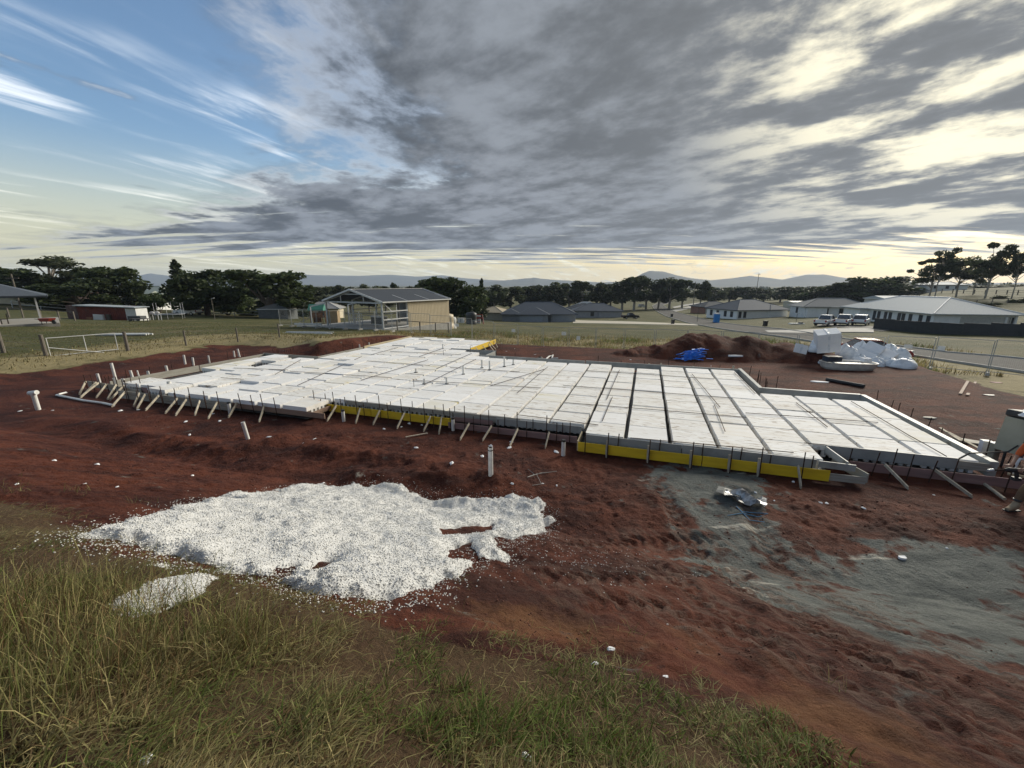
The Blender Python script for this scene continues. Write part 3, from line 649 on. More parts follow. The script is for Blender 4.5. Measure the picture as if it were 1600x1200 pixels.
Bd(-1.4, 11.12, 1.2, 11.13, .21, .45, STEEL, 'grey rebate board above the long yellow board by the pale end board')
Bd(1.22, 11.13, 4.3, 11.14, .21, .46, STEEL, 'grey rebate board above the yellow board by the gap')
Bd(4.35, 11.12, 5.1, 11.1, .27, .44, STEEL, 'short grey rebate board reaching past the corner pod')
Bd(4.45, 10.98, 5.3, 11.0, .02, .2, TIMG, 'short grey board butted to the end of the yellow run')
Bd(5.32, 10.98, 5.0, 12.05, .06, .3, TIMG, 'grey board turning back between yellow and pink runs')
Bd(4.95, 11.15, 4.85, 12.15, .3, .48, STEEL, 'grey rebate board turning back beside the corner pod')
Bd(5.05, 11.86, 9.3, 11.84, .02, .25, TIMP, 'long pink formwork board under the small pod bay')
Bd(4.85, 12.2, 7.6, 12.2, .21, .5, STEEL, 'grey rebate board along the front of the small pod bay')
Bd(7.62, 12.2, 8.25, 12.18, .24, .44, TIMG, 'short greenish grey board at the corner of the small pod bay')
Bd(8.45, 12.0, 8.75, 11.9, .28, .33, PALE, 'thin yellow stick beside the corner of the small bay')
Bd(8.3, 12.2, 8.3, 18.7, .12, .5, STEEL, 'long grey edge board beside the small pod bay', .17)
Bd(4.85, 18.72, 8.24, 18.72, .12, .5, STEEL, 'grey edge board at the back of the small pod bay', .15)
Bd(4.8, 18.68, 4.8, 22.9, .12, .5, STEEL, 'grey edge board joining the back edge to the small bay', .15)
Bd(-3.0, 22.62, 4.75, 22.62, .12, .5, STEEL, 'grey edge board along the back of the main bay beside the pipes', .08)
Bd(-9.45, 22.55, -3.05, 22.55, .12, .5, STEEL, 'grey edge board along the back of the main bay beside the boulder', .08)
Bd(-9.1, 22.6, -9.1, 24.3, .12, .48, STEEL, 'grey board turning back behind the boulder', .06)
Bd(-12.3, 24.4, -9.05, 24.4, .12, .5, STEEL, 'grey edge board in front of the slanting yellow board', .06)
Bd(-10.95, 24.6, -10.95, 29.4, .2, .55, TIMY, 'slanting yellow board at the rear bay')
Bd(-18.3, 29.35, -11.2, 29.35, .14, .5, PALE, 'pale timber edge board along the rear bay', .06)
Bd(-18.45, 23.3, -18.45, 29.4, .2, .52, PALE, 'pale timber edge board along the side of the rear bay', .06)
Bd(-18.6, 19.2, -18.5, 23.2, .1, .46, TIMG, 'dark timber edge board in front of the soil cut', .05)
Bd(-22.9, 19.2, -18.55, 19.2, .1, .46, TIMG, 'dark timber edge board at the back of the end bay', .05)
Bd(-22.8, 11.2, -22.8, 15.1, .1, .42, TIMG, 'weathered edge board of the end bay beside the tall pipe', .05)
Bd(-22.8, 15.15, -22.8, 19.15, .1, .42, TIMG, 'weathered edge board of the end bay beside the soil cut', .05)
Bd(-24.2, 11.1, -21.9, 11.0, .1, .36, TIMG, 'grey board sticking out past the end bay corner')
Bd(-22.0, 11.02, -20.3, 10.95, .1, .28, TIMG, 'low grey board under the end bay front')
Bd(-20.4, 11.05, -18.7, 10.85, .15, .38, TIMP, 'pink board at the front of the end bay')
# ---- stakes, braces and pins
def peg(u, v, z0, z1, lean=(0, 0), w_=.048, t_=.024, label='timber peg holding the formwork boards', group='timber pegs along the formwork', m=STAKE):
    a = S(u, v); b = S(lean[0], lean[1])
    q = MB(); q.bar((0, 0, 0.1), (b.x, b.y, z1 - z0), w_, t_, up=(SA, CA, 0)); q.bar((0, 0, .1), (-b.x * .12, -b.y * .12, -.12), w_, t_, up=(SA, CA, 0), taper=.15)
    o = q.build('timber_peg', m, None, (a.x, a.y, z0)); return tag(o, label, 'peg', group)
def brace(u, v, out=.62, zt_=.3, du=-.12, label='sloping timber brace propping the formwork', group='sloping braces in front of the formwork'):
    u += random.uniform(-.22, .22); du += random.uniform(-.15, .15); out *= random.uniform(.8, 1.2)
    a = S(u + du, v - out); b = S(u, v - .03) - a
    q = MB(); q.bar((0, 0, 0.02), (b.x, b.y, zt_ + .04), .075, .03, up=(CA, -SA, 0)); q.bar((0, 0, .02), (-b.x * .05, -b.y * .05, -.14), .06, .025, up=(CA, -SA, 0), taper=.3)
    o = q.build('timber_brace', STAKE, None, (a.x, a.y, zt(a.x, a.y) + .02)); return tag(o, label, 'brace', group)
def pin(u, v, z1, lean=(0, 0), z0=-.08, r=.014, label=None, group=None):
    label, group = PINL
    z1 += random.uniform(0, .14)
    a = S(u, v); b = S(*lean)
    o = MB().tube([(0, 0, 0), (b.x, b.y, z1 - z0)], r, 6).build('steel_pin', RUST, None, (a.x, a.y, z0)); return tag(o, label, 'steel pin', group)
L1 = ('sloping timber brace propping the grey front boards', 'braces of the grey front boards'); L2 = ('sloping timber brace propping the short yellow boards', 'braces of the short yellow boards')
L3 = ('sloping timber brace propping the pink boards of the middle', 'braces of the middle pink boards'); L4 = ('pointed timber peg standing in front of the long yellow boards', 'pegs of the long yellow boards'); L5 = ('broad timber brace leaning on the long pink board', 'braces of the long pink board')
for px in (232, 252, 275, 305, 330): u, _ = uwpx(px, 655 if px < 300 else 665, 0); 
PINL = ('rusty steel pin standing at the grey front boards', 'steel pins at the grey front boards')
for u in (-20.3, -19.6, -18.9, -18.2, -17.4, -16.6, -15.8, -15.1): brace(u, 10.42, .75, .3, .55, *L1); pin(u + .15, 10.38, .72, (-.1, .05)); pin(u + .5, 10.15, .5, (-.12, .05))
PINL = ('rusty steel pin standing at the brown board', 'steel pins at the brown board')
for u in (-14.3, -13.2): brace(u, 10.66, .7, .3, .35, *L1); pin(u + .2, 10.6, .68, (-.1, 0)); pin(u + .8, 10.58, .62, (-.06, 0))
PINL = ('rusty steel pin standing at the end bay corner', 'steel pins at the end bay corner')
for u in (-23.9, -23.4, -22.9, -22.4, -21.9, -21.3): brace(u, 11.0, .85, .34, .7, 'sloping timber brace at the corner of the end bay', 'braces at the end bay corner'); pin(u, 10.9, .62, (-.05, 0)); pin(u + .4, 11.3, .6)
PINL = ('rusty steel pin standing at the short yellow boards', 'steel pins at the short yellow boards')
for u in (-11.6, -10.7, -9.7, -8.7, -7.8, -6.9, -6.15): brace(u, 11.62, .62, .3, .1, *L2); pin(u - .05, 11.62, .74, (-.03, 0)); pin(u + .35, 11.5, .5, (-.04, .04)); pin(u + .2, 11.9, .56)
PINL = ('rusty steel pin standing at the middle pink board', 'steel pins at the middle pink board')
for u in (-5.35, -4.5, -3.55, -2.6): brace(u, 11.46, .66, .26, -.12, *L3); pin(u - .02, 11.44, .74, (.0, 0)); pin(u + .3, 11.42, .5); pin(u + .42, 11.72, .5)
PINL = ('rusty steel pin standing at the middle pink board', 'steel pins at the middle pink board')
for u in (-5.9, -1.9): pin(u, 11.44, .62)
PINL = ('rusty steel pin standing at the long yellow boards', 'steel pins at the long yellow boards')
for u in (-.75, .35, 1.42, 2.33, 3.0, 3.9):
    if u < 3.5: peg(u, 10.82, -.02, .42, (0, .06), .06, .028, *L4)
    else: brace(u, 10.88, .42, .33, .05, *L4)
    pin(u + .03, 10.78, .6, (.0, .05)); pin(u + .28, 11.02, .46, (.02, .05))
PINL = ('rusty steel pin standing at the long yellow boards', 'steel pins at the long yellow boards')
for u in (-1.35,): pin(u, 10.82, .5)
for u, du in ((5.95, .12), (7.15, .32)): brace(u, 11.8, .66, .28, du, *L5)
PINL = ('rusty steel pin standing at the long pink board', 'steel pins at the long pink board')
for u in (5.2, 6.1, 6.45, 7.3, 8.3): pin(u, 11.72, .62, (.06, .05)); 
PINL = ('rusty steel pin standing at the long pink board', 'steel pins at the long pink board')
for u in (5.75, 6.9): pin(u, 11.75, .5, (.1, .05))
PINL = ('rusty steel pin standing at the small bay edge board', 'steel pins at the small bay edge board')
for k in range(9): pin(8.55 + random.uniform(0, .2), 12.4 + k * .75, random.uniform(.5, .72), (random.uniform(-.05, .1), 0))
PINL = ('rusty steel pin standing at the corner behind the small bay', 'steel pins at the corner behind the small bay')
for k in range(8): pin(5.05 + random.uniform(0, .7), 18.95 + k * .45, random.uniform(.5, .8), (random.uniform(-.05, .05), 0))
PINL = ('rusty steel pin standing at the back edge board', 'steel pins at the back edge board')
for k in range(11): pin(-8.6 + k * 1.25, 22.95 + random.uniform(-.1, .3), random.uniform(.4, .66))
PINL = ('rusty steel pin standing at the soil cut', 'steel pins at the soil cut')
for k in range(18): pin(-22.5 + k * .23 if k < 8 else -18.85 - random.uniform(0, .5), 19.5 + random.uniform(0, .3) if k < 8 else 19.6 + (k - 8) * .85, random.uniform(.5, .8), (random.uniform(-.08, .05), 0))
PINL = ('rusty steel pin standing at the end bay side board', 'steel pins at the end bay side board')
for k in range(7): pin(-23.1, 12 + k * 1.0, random.uniform(.55, .8), (random.uniform(-.05, .05), 0))
for k in range(5): brace(-10.75 + .0, 25.2 + k * .95, -.0 + .02, .5, .45, 'short brace behind the slanting yellow board', 'braces of the rear yellow board')
for i, (u, v, z) in enumerate(((4.5, 22.85, .62), (2.6, 22.8, .5), (1.0, 22.8, .56), (.4, 22.78, .52))): peg(u, v, -.02, z, (0, 0), .09, .04, 'pale peg rising behind the back edge board', 'pegs behind the back edge board')
# ---- bars lying on the pods
def rod(p0, p1, z=.468, label='thin steel bar lying along the pods', group='steel bars lying on the pods', r=.0115):
    a = onz(*p0, z); b = onz(*p1, z)
    o = MB().tube([(0, 0, 0), (b - a) * .5 + Vector((0, 0, .006)), b - a], r, 6).build('steel_bar', RUST, None, a); return tag(o, label, 'steel bar', group)
AC = ('steel bar laid across the pod columns', 'steel bars laid across the pod columns')
for p0, p1 in (((916, 579), (1116, 592)), ((880, 602), (1144, 622)), ((882, 629), (1166, 652)), ((1165, 645), (1372, 660)), ((530, 561), (672, 571)), ((453, 580), (612, 590)), ((645, 594), (845, 606)), ((703, 574), (812, 581)), ((610, 549), (720, 554)), ((365, 575), (450, 578)), ((808, 648), (935, 664)), ((985, 684), (1240, 707)), ((1256, 692), (1340, 700)), ((345, 590), (420, 596))): rod(p0, p1, .478, *AC)
AL = ('short steel bar lying along a pod column', 'steel bars lying along the pod columns')
for p0, p1 in (((968, 578), (948, 624)), ((957, 620), (941, 658)), ((1081, 584), (1125, 636)), ((1116, 632), (1133, 674)), ((1244, 629), (1293, 667)), ((1147, 582), (1180, 615)), ((564, 594), (669, 562)), ((465, 602), (565, 557)), ((580, 554), (622, 543)), ((682, 576), (737, 552)), ((655, 557), (690, 545)), ((663, 601), (744, 561)), ((766, 603), (850, 577)), ((808, 614), (856, 573)), ((430, 585), (470, 562)), ((1330, 627), (1420, 680)), ((1420, 680), (1479, 713))): rod(p0, p1, .49, *AL)
# ---- pipes
def pipe(p, h, r, label, lean=(0, 0), group=None, cap=None, m=None, hollow=True, z=None, split=False):
    q = MB(); n = 14
    q.tube([(0, 0, 0), (lean[0] * h, lean[1] * h, h)], r, n, cap=False)
    t_ = thing('pvc_pipe', label, 'pipe', p, 0, group)
    top = Vector((lean[0] * h, lean[1] * h, h))
    q.tube([top, top - Vector((lean[0] * .05, lean[1] * .05, .05))], r * .86, n, cap=True)
    k = len(q.v) - 2 * n
    q.f += [tuple((n + i, n + (i + 1) % n, k + (i + 1) % n, k + i)) for i in range(n)]
    q.build('tube', m or PVC, t_, smooth=False)
    if cap == 'black': MB().tube([top + Vector((0, 0, -.045)), top + Vector((0, 0, .012))], r * 1.06, n).build('cap', mat('black_cap', (.02, .02, .02), rough=.5), t_)
    if cap == 'band': MB().tube([(0, 0, h * .9), (0, 0, h * .93)], r * 1.04, n).build('band', mat('black_cap', (.02, .02, .02), rough=.5), t_)
    if cap == 'tee':
        MB().tube([top + Vector((-.17, .02, .0)), top + Vector((.17, -.02, .05))], r * 1.08, n).build('tee', PVC, t_); MB().tube([top + Vector((0, 0, -.08)), top + Vector((0, 0, .0))], r * 1.15, n).build('socket', PVC, t_)
    if cap == 'base': MB().tube([(0, 0, 0), (0, 0, .025)], r * 1.9, 10).build('collar', mat('black_cap', (.02, .02, .02), rough=.5), t_)
    return t_
def og(px, py): p = onground(px, py); return p
def sink(p, d_=.1): return Vector((p.x, p.y, p.z - d_))
pipe(sink(og(60, 640)), .75, .075, 'white standpipe with a tee fitting on top in the bare soil', (-.02, 0), cap='tee')
pipe(sink(og(388, 685)), .68, .055, 'leaning white standpipe in the soil opposite the grey front boards', (-.06, -.1))
pipe(sink(og(767, 752)), .82, .058, 'white standpipe with a black band above the granule spill', cap='band')
for px, py, h, lb, cp in ((537, 656, .5, 'black capped pipe beside the short yellow board', 'black'), (708, 670, .52, 'black capped pipe at the joint of yellow and pink boards', 'black'), (880, 709, .55, 'black capped pipe beside the pale end board', 'black'), (360, 647, .55, 'black capped pipe in front of the grey and brown board joint', 'black')):
    pipe(sink(og(px, py), .08), h, .055, lb, cap=cp)
for px, y0, y1, r in ((155, 579, 594, .07), (180, 562, 590, .075), (182, 585, 606, .075), (194, 586, 606, .07), (208, 574, 592, .07), (218, 574, 590, .04), (234, 575, 592, .07), (262, 567, 582, .07), (289, 551, 566, .07), (302, 555, 568, .07), (327, 552, 564, .055), (267, 590, 612, .1), (366, 545, 555, .06), (374, 542, 555, .07), (563, 535, 548, .05), (578, 532, 545, .05)):
    p = onz(px, y1, .12); h = max(.25, (y1 - y0) / F * p.y * .98 - .1)
    pipe(Vector((p.x, p.y, .0)), h + .1, r * .8, 'white pipe stub standing at the edge of the end bay', (random.uniform(-.12, .05), 0), 'white pipe stubs of the end bay')
for px, y0, y1 in ((650, 576, 582), (663, 592, 600), (698, 590, 600), (724, 572, 585), (753, 563, 575), (765, 564, 578), (788, 557, 573), (802, 562, 570), (692, 538, 545)):
    p = onz(px, y1, .45); h = max(.14, (y1 - y0) / F * p.y * 1.05)
    pipe(p, h, .045, 'white pipe stub with a black collar rising through the pods', (0, 0), 'white pipe stubs among the pods', 'base')
for px, py, h in ((647, 606, .38), (693, 556, .35), (735, 552, .5)):
    p = onz(px, py, .4); o = MB().tube([(0, 0, 0), (0, 0, h), (.12, 0, h), (.14, 0, h - .04)], .012, 6).build('bent_steel_pin', RUST, None, p); tag(o, 'bent steel pin standing up out of the pods', 'steel pin', 'bent steel pins in the pods')

# ================================================================== BUILDINGS
GLASS = mat('window_glass', (.03, .035, .042), (.05, .055, .065), 2, .12, spec=.6)
WHT = mat('white_wall', (.70, .71, .70), (.64, .65, .64), 1.5, .8, orand=.05)
CREAM = mat('cream_wall', (.62, .56, .42), (.56, .50, .37), 1.5, .8)
BLK = mat('block_wall', (.44, .43, .39), (.36, .35, .32), 3, .85, .2, 30)
TRIM = mat('trim', (.66, .67, .66), (.6, .6, .6), 3, .6)
FRM = mat('dark_frame', (.05, .055, .06), rough=.5)
CONC = mat('concrete', (.38, .37, .34), (.30, .29, .27), 2, .85, .2, 30)
RGREY = mat('roof_grey', (.10, .115, .14), (.08, .095, .115), 6, .8, .2, 3, stretch=(8, .2, 1), spec=.15); RDARK = mat('roof_dark', (.065, .075, .09), (.05, .06, .075), 6, .8, spec=.15)
RPALE = mat('roof_pale', (.36, .40, .42), (.31, .35, .37), 5, .7, spec=.2); RMID = mat('roof_mid', (.21, .22, .225), (.17, .18, .185), 5, .8, spec=.15); RPINK = mat('roof_pink', (.36, .22, .17), (.3, .19, .15), 5, .8); RGREEN = mat('roof_green', (.34, .38, .33), (.29, .33, .28), 5, .6); RBEIGE = mat('roof_beige', (.42, .36, .25), (.36, .30, .21), 5, .7); BRICK = mat('brick_wall', (.26, .13, .09), (.20, .10, .07), 20, .85)
def hip(m, cx, cy, L, W, z0, pitch, gable=False, th=.18):
    a, b = L / 2, W / 2; rh = min(a, b) * math.tan(pitch); 
    if L >= W: r0, r1 = ((-a + (0 if gable else b), 0), (a - (0 if gable else b), 0))
    else: r0, r1 = ((0, -b + (0 if gable else a)), (0, b - (0 if gable else a)))
    v = [(cx + p, cy + q, z) for z in (z0 - th, z0) for p, q in ((-a, -b), (a, -b), (a, b), (-a, b))] + [(cx + r0[0], cy + r0[1], z0 + rh), (cx + r1[0], cy + r1[1], z0 + rh)]
    if L >= W: f = [(4, 5, 9, 8), (5, 6, 9), (6, 7, 8, 9), (7, 4, 8)]
    else: f = [(5, 6, 9, 8), (6, 7, 9), (7, 4, 8, 9), (4, 5, 8)]
    m.add(v, f + [(3, 2, 1, 0), (0, 1, 5, 4), (1, 2, 6, 5), (2, 3, 7, 6), (3, 0, 4, 7)])
    return v[4:8], v[8:]
def side_M(side, L, W, cx=0, cy=0):
    """matrix: local x along the wall, local -y outwards"""
    d = {'-y': (0, (cx, cy - W / 2)), '+y': (math.pi, (cx, cy + W / 2)), '+x': (math.pi / 2, (cx + L / 2, cy)), '-x': (-math.pi / 2, (cx - L / 2, cy))}[side]
    return Matrix.Translation((d[1][0], d[1][1], 0)) @ Matrix.Rotation(d[0], 4, 'Z')
def house(name, label, x0, y0, rz, L, W, h, pitch, roofm, wallm, wins=(), doors=(), wings=(), over=.55, z=None, group=None, ridge=True, cat='house', gable=False):
    z = (min(Ts(x0, y0), Ts(x0 + 3, y0 - 3)) if z is None else z)
    t_ = thing(name, label, cat, (x0, y0, z), rz, group)
    MB().box(-L / 2, L / 2, -W / 2, W / 2, -2.0, h).build('wall', wallm, t_)
    m = MB(); cs, rd = hip(m, 0, 0, L + 2 * over, W + 2 * over, h + .12, pitch, gable); rf = m.build('roof', roofm, t_)
    if ridge:
        q = MB(); q.tube([rd[0], rd[1]], .11, 5)
        for i, c in enumerate(cs):
            k = rd[0] if (Vector(c) - Vector(rd[0])).length < (Vector(c) - Vector(rd[1])).length else rd[1]
            q.tube([c, k], .09, 5)
        q.build('ridge_cap', roofm if roofm is not RPALE else TRIM, rf)
    q = MB()
    a, b = L / 2 + over, W / 2 + over
    for p0, p1 in (((-a, -b), (a, -b)), ((a, -b), (a, b)), ((a, b), (-a, b)), ((-a, b), (-a, -b))): q.bar((p0[0], p0[1], h + .06), (p1[0], p1[1], h + .06), .12, .13)
    q.build('gutter', TRIM if roofm in (RPALE, RMID) else roofm, rf)
    for (cx, cy, l2, w2, g2) in wings:
        MB().box(cx - l2 / 2, cx + l2 / 2, cy - w2 / 2, cy + w2 / 2, -2.0, h - .01).build('wing_wall', wallm, t_)
        m = MB(); hip(m, cx, cy, l2 + 2 * over, w2 + 2 * over, h + .13, pitch * 1.01, g2); m.build('wing_roof', roofm, t_)
    for (sd, pos, ww, wh, sill, *wg) in wins:
        M = side_M(sd, L, W) if not wg else side_M(sd, wings[wg[0]][2], wings[wg[0]][3], wings[wg[0]][0], wings[wg[0]][1])
        o = MB(); fr = .07
        for xa, xb, za, zb in ((pos - ww / 2, pos + ww / 2, sill, sill + fr), (pos - ww / 2, pos + ww / 2, sill + wh - fr, sill + wh), (pos - ww / 2, pos - ww / 2 + fr, sill + fr, sill + wh - fr), (pos + ww / 2 - fr, pos + ww / 2, sill + fr, sill + wh - fr), (pos - fr / 2, pos + fr / 2, sill + fr, sill + wh - fr)): o.box(xa, xb, -.07, .02, za, zb, M)
        w_ = o.build('window', FRM, t_)
        MB().box(pos - ww / 2 + fr, pos + ww / 2 - fr, -.025, .01, sill + fr, sill + wh - fr, M).build('pane', GLASS, w_)
    for (sd, pos, ww, wh, dm, *wg) in doors:
        M = side_M(sd, L, W) if not wg else side_M(sd, wings[wg[0]][2], wings[wg[0]][3], wings[wg[0]][0], wings[wg[0]][1])
        o = MB(); n = 4
        for i in range(n): o.box(pos - ww / 2, pos + ww / 2, -.05, .01, .0 + i * wh / n, (i + 1) * wh / n - .02, M)
        o.build('door' if ww < 2 else 'garage_door', dm, t_)  # also builds the dark panels that stand for shaded open bays
    return t_
GDOOR = mat('garage_door', (.60, .63, .64), (.55, .58, .59), 2, .5)
# the long white house across the road
dA = Vector((math.sin(R_(11)), math.cos(R_(11)))); yA = Vector((-dA.y, dA.x)); c0 = Vector((66, 63.7)); cA = c0 + dA * 11 - yA * 5.4
wa = [('+y', s, .75, 1.7, .55) for s in (10.0, 8.4, 6.2, 4.6, 3.6, 1.4, .2, -1.6, -2.8)] + [('-x', 4.4, 1.0, 2.1, .1)]
hA = house('house', 'long white house with a pale metal hip roof behind the black fence', cA.x, cA.y, R_(90 - 11), 22, 10.8, 2.55, R_(21), RPALE, WHT, wa, [('+y', -7.6, 4.8, 2.25, GDOOR), ('-x', 3.0, .9, 2.1, FRM)], [(7.2, 5.2, 5.0, 3.4, False)], z=-2.35)
MB().box(-11.06, -11.002, -4.6, 1.9, 0, 2.2).build('block_panel', BLK, hA)
for k, yy in enumerate((-5.1, -3.9)): MB().box(-11.2, -11.0, yy - .12, yy + .12, 0, 2.5).build('porch_post', TRIM, hA)
def P_(px, y): p = at(px, 470, y); return p.x
house('house', 'white house with a mid grey hip roof behind the parked white vehicles', P_(1308, 106), 108, R_(-14), 15, 9, 2.5, R_(22), RMID, WHT, [('-y', s, .9, 1.7, .5) for s in (-5.6, -2.6, .6, 3.2)] + [('-x', 0, 1.2, 1.5, .7)], [('-y', 5.6, 1.1, 2.1, FRM)], wings=[(-5.0, -3.6, 4.4, 3.4, False)])
house('farm_shed', 'long cream shed with two shaded open bays drawn as dark panels', P_(1259, 160), 160, R_(-8), 12.5, 7, 3.0, R_(6), mat('shed_roof', (.55, .54, .48), (.5, .49, .43), 4, .5), mat('shed_wall', (.5, .47, .38), (.44, .42, .34), 6, .6, stretch=(9, 9, .2)), [], [('-y', 2.6, 3.0, 2.5, FRM), ('-y', 5.0, 1.8, 2.5, FRM)], ridge=False, cat='shed', gable=True, over=.2)  # dark panels on the wall stand in for shade inside the open bays
house('farm_shed', 'low white roofed shed behind the long white house', P_(1405, 118), 118, R_(-6), 13, 8, 2.6, R_(10), RPALE, BLK, [], [('-y', -3, 2.6, 2.2, FRM)], ridge=False, cat='shed', gable=True, over=.3)
house('house', 'far low white roofed house below the gum trees', P_(1460, 190), 190, R_(-4), 17, 9, 2.4, R_(14), RPALE, WHT, [('-y', s, 1.4, 1.2, .8) for s in (-5, 0, 4)])
house('house', 'white walled house with a blue grey hip roof beyond the blue toilet', P_(1174, 118), 120, R_(14), 17, 12, 2.5, R_(22), RGREY, WHT, [('-x', s, 1.0, 1.6, .6) for s in (-4, -1.4, 1.6, 4)] + [('-y', s, .9, 1.7, .5) for s in (-7.6, -6.0)], [('-y', 6.4, 1.4, 2.1, FRM)], wings=[(5.2, -3.8, 6.0, 5.0, False)])
house('house', 'brick ended house with a dark roof beside the curving driveways', P_(1118, 155), 157, R_(8), 12, 9, 2.5, R_(20), RDARK, BRICK, [('-y', 2.5, 2.0, 1.4, .7), ('-y', 5.0, 1.0, 1.6, .6)], [('-y', -3.6, 4.0, 2.2, BLK)])
house('house', 'grey house with an angular hip roof and a wide garage beyond the paddock', P_(843, 121), 124, R_(-3), 21, 13, 2.5, R_(24), RGREY, mat('grey_wall', (.27, .30, .34), (.23, .26, .30), 2, .8), [('-y', 8.6, .9, 1.8, .4), ('-y', -8.6, 1.6, 1.5, .7)], [('-y', -.6, 6.4, 2.2, mat('grey_door', (.30, .35, .42), (.27, .32, .39), 2, .6), 0)], wings=[(-1.6, -5.2, 8.4, 7.4, False), (6.5, -4.2, 6.0, 6.0, False), (-8.0, -1, 5, 14, False)], z=-6.1)
house('house', 'grey walled house with a grey roof beside the black utility', P_(934, 144), 146, R_(-4), 16, 11, 2.5, R_(21), RGREY, mat('grey_wall2', (.33, .33, .34), (.28, .28, .29), 2, .8), [('-y', -2.0, 1.2, 1.5, .7)], [], wings=[(4, -4.2, 7.6, 5.4, False)], z=-6.6)
house('house', 'low house with a dark roof seen over the grey walled house', P_(913, 166), 168, R_(6), 11, 9, 2.4, R_(20), RDARK, WHT, [('-y', -2, 2, 1.4, .7)])
house('house', 'far house with a white roof peeping over the dark roof', P_(917, 188), 190, R_(0), 11, 8, 2.6, R_(24), RPALE, WHT)
house('house', 'beige house with a beige roof beyond the dark water tank', P_(772, 128), 130, R_(-20), 8.5, 8, 2.4, R_(19), RBEIGE, mat('beige_wall', (.36, .33, .25), (.31, .28, .21), 2, .8), [('-y', -2, 1.2, 1.3, .8)])
house('house', 'house with a faded pink roof above the red container', P_(172, 112), 112, R_(12), 13, 9, 2.4, R_(20), RPINK, CREAM, [('-y', -3, 1.4, 1.3, .8)])
house('house', 'house with a flat grey roof next to the pink roofed house', P_(212, 105), 106, R_(4), 12, 8, 2.4, R_(13), RMID, WHT, [('-y', 2, 2.4, 1.2, .8)])
house('house', 'old house with a pale green roof and white front gables', P_(246, 128), 128, R_(-4), 12.5, 9, 4.2, R_(24), RGREEN, WHT, [('-y', -3.3, 1.4, 1.2, 2.6), ('-y', 2.2, 1.4, 1.2, 2.6)], wings=[(-3.4, -4.6, 3.4, 3.0, True), (2.2, -4.6, 3.4, 3.0, True)])
house('house', 'cottage with a weathered grey roof behind the open shed', P_(500, 116), 118, R_(10), 9, 7, 2.6, R_(24), mat('roof_old', (.33, .33, .32), (.26, .26, .26), 5, .7), CREAM, [('-y', 0, 1.4, 1.2, .8)])
house('house', 'small house with a pale roof behind the weathered cottage', P_(478, 128), 130, R_(0), 7, 7, 2.6, R_(24), RPALE, WHT)
house('garden_shed', 'grey garden shed with a rounded low roof on the lawn', P_(428, 82), 83, R_(4), 5.6, 4.4, 1.9, R_(20), RMID, mat('shed_grey', (.12, .13, .13), (.09, .10, .10), 3, .8), [('-y', 1.8, .6, .8, .8)], cat='shed', over=.15)
house('garden_shed', 'cream neighbour house with a dark window seen past the patio post', P_(34, 92), 94, R_(4), 8, 6, 2.5, R_(20), RMID, CREAM, [('-y', .6, .8, 1.2, .9)], cat='house')
# ---- patio house at the side
zj = 1.05; pr = at(72, 462, 39.5)
tj = thing('patio_house', 'cream house with a grey roof over an open patio', 'house', (pr.x, 39.5, zj), R_(48))
m = MB(); hip(m, -7.5, 5.0, 15, 10.6, 2.62, R_(20)); rj = m.build('roof', RGREY, tj)
q = MB(); q.bar((-15, -.32, 2.55), (0, -.32, 2.55), .12, .13); q.bar((.02, -.3, 2.55), (.02, 10, 2.55), .12, .13); q.build('gutter', RDARK, rj)
MB().box(-15, -5.6, 1.2, 9, -1, 2.44).build('wall', CREAM, tj)
MB().box(-15, 0.4, -.9, 9.4, -.6, .06).build('patio_slab', CONC, tj)
for xx, ww in ((-.75, .12), (-3.4, .3)): MB().box(xx - ww / 2, xx + ww / 2, -.05, -.05 + ww, .06, 2.42).build('post', TRIM, tj)
MB().box(-8.2, -7, 1.17, 1.22, .6, 1.9).build('window', GLASS, tj)
MB().box(-3.55, -3.25, -.2, .4, .06, .5).build('plinth', CONC, tj)
DARKT = mat('dark_timber', (.05, .04, .035), (.08, .065, .05), 5, .7)
def chair(x_, y_, z_, rz, label, group=None):
    t_ = thing('patio_chair', label, 'chair', (x_, y_, z_), rz, group)
    MB().box(-.22, .22, -.22, .22, .42, .46).build('seat', DARKT, t_); MB().box(-.22, .22, .2, .24, .46, .95).build('backrest', DARKT, t_)
    for a in (-1, 1):
        for b in (-1, 1): MB().box(a * .2 - .02, a * .2 + .02, b * .2 - .02, b * .2 + .02, 0, .42).build('leg', DARKT, t_)
    return t_
zp = zj + .06
Rj = Matrix.Translation((pr.x, 39.5, zj)) @ Matrix.Rotation(R_(48), 4, 'Z')
def pj(a, b): return Rj @ Vector((a, b, .06))
tt = thing('patio_table', 'dark outdoor table on the patio', 'table', pj(-4.4, .9), R_(48)); MB().box(-.9, .9, -.45, .45, .68, .73).build('tabletop', DARKT, tt)
for a in (-1, 1):
    for b in (-1, 1): MB().box(a * .8 - .03, a * .8 + .03, b * .38 - .03, b * .38 + .03, 0, .68).build('leg', DARKT, tt)
for k, (dx, dy, rz) in enumerate(((-3.0, .9, -1.4), (-4.1, .2, 3.0), (-5.0, .2, 3.3))): chair(*pj(dx, dy), rz + R_(48), 'dark patio chair at the outdoor table', 'dark chairs round the patio table')
RED = mat('red_paint', (.30, .035, .02), (.22, .03, .02), 3, .5)
tm = thing('wheelbarrow', 'small red barrow beside the patio post', 'wheelbarrow', pj(-.3, -1.3) - Vector((0, 0, .06))); MB().prism([(-.45, .25), (.3, .25), (.5, .55), (-.6, .55)], -.3, .3).build('tray', RED, tm); MB().tube([(.55, -.04, .2), (.55, .04, .2)], .2, 12).build('wheel', FRM, tm); MB().bar((-1.0, -.2, .5), (.55, -.05, .2), .04, .04).build('handle', FRM, tm)
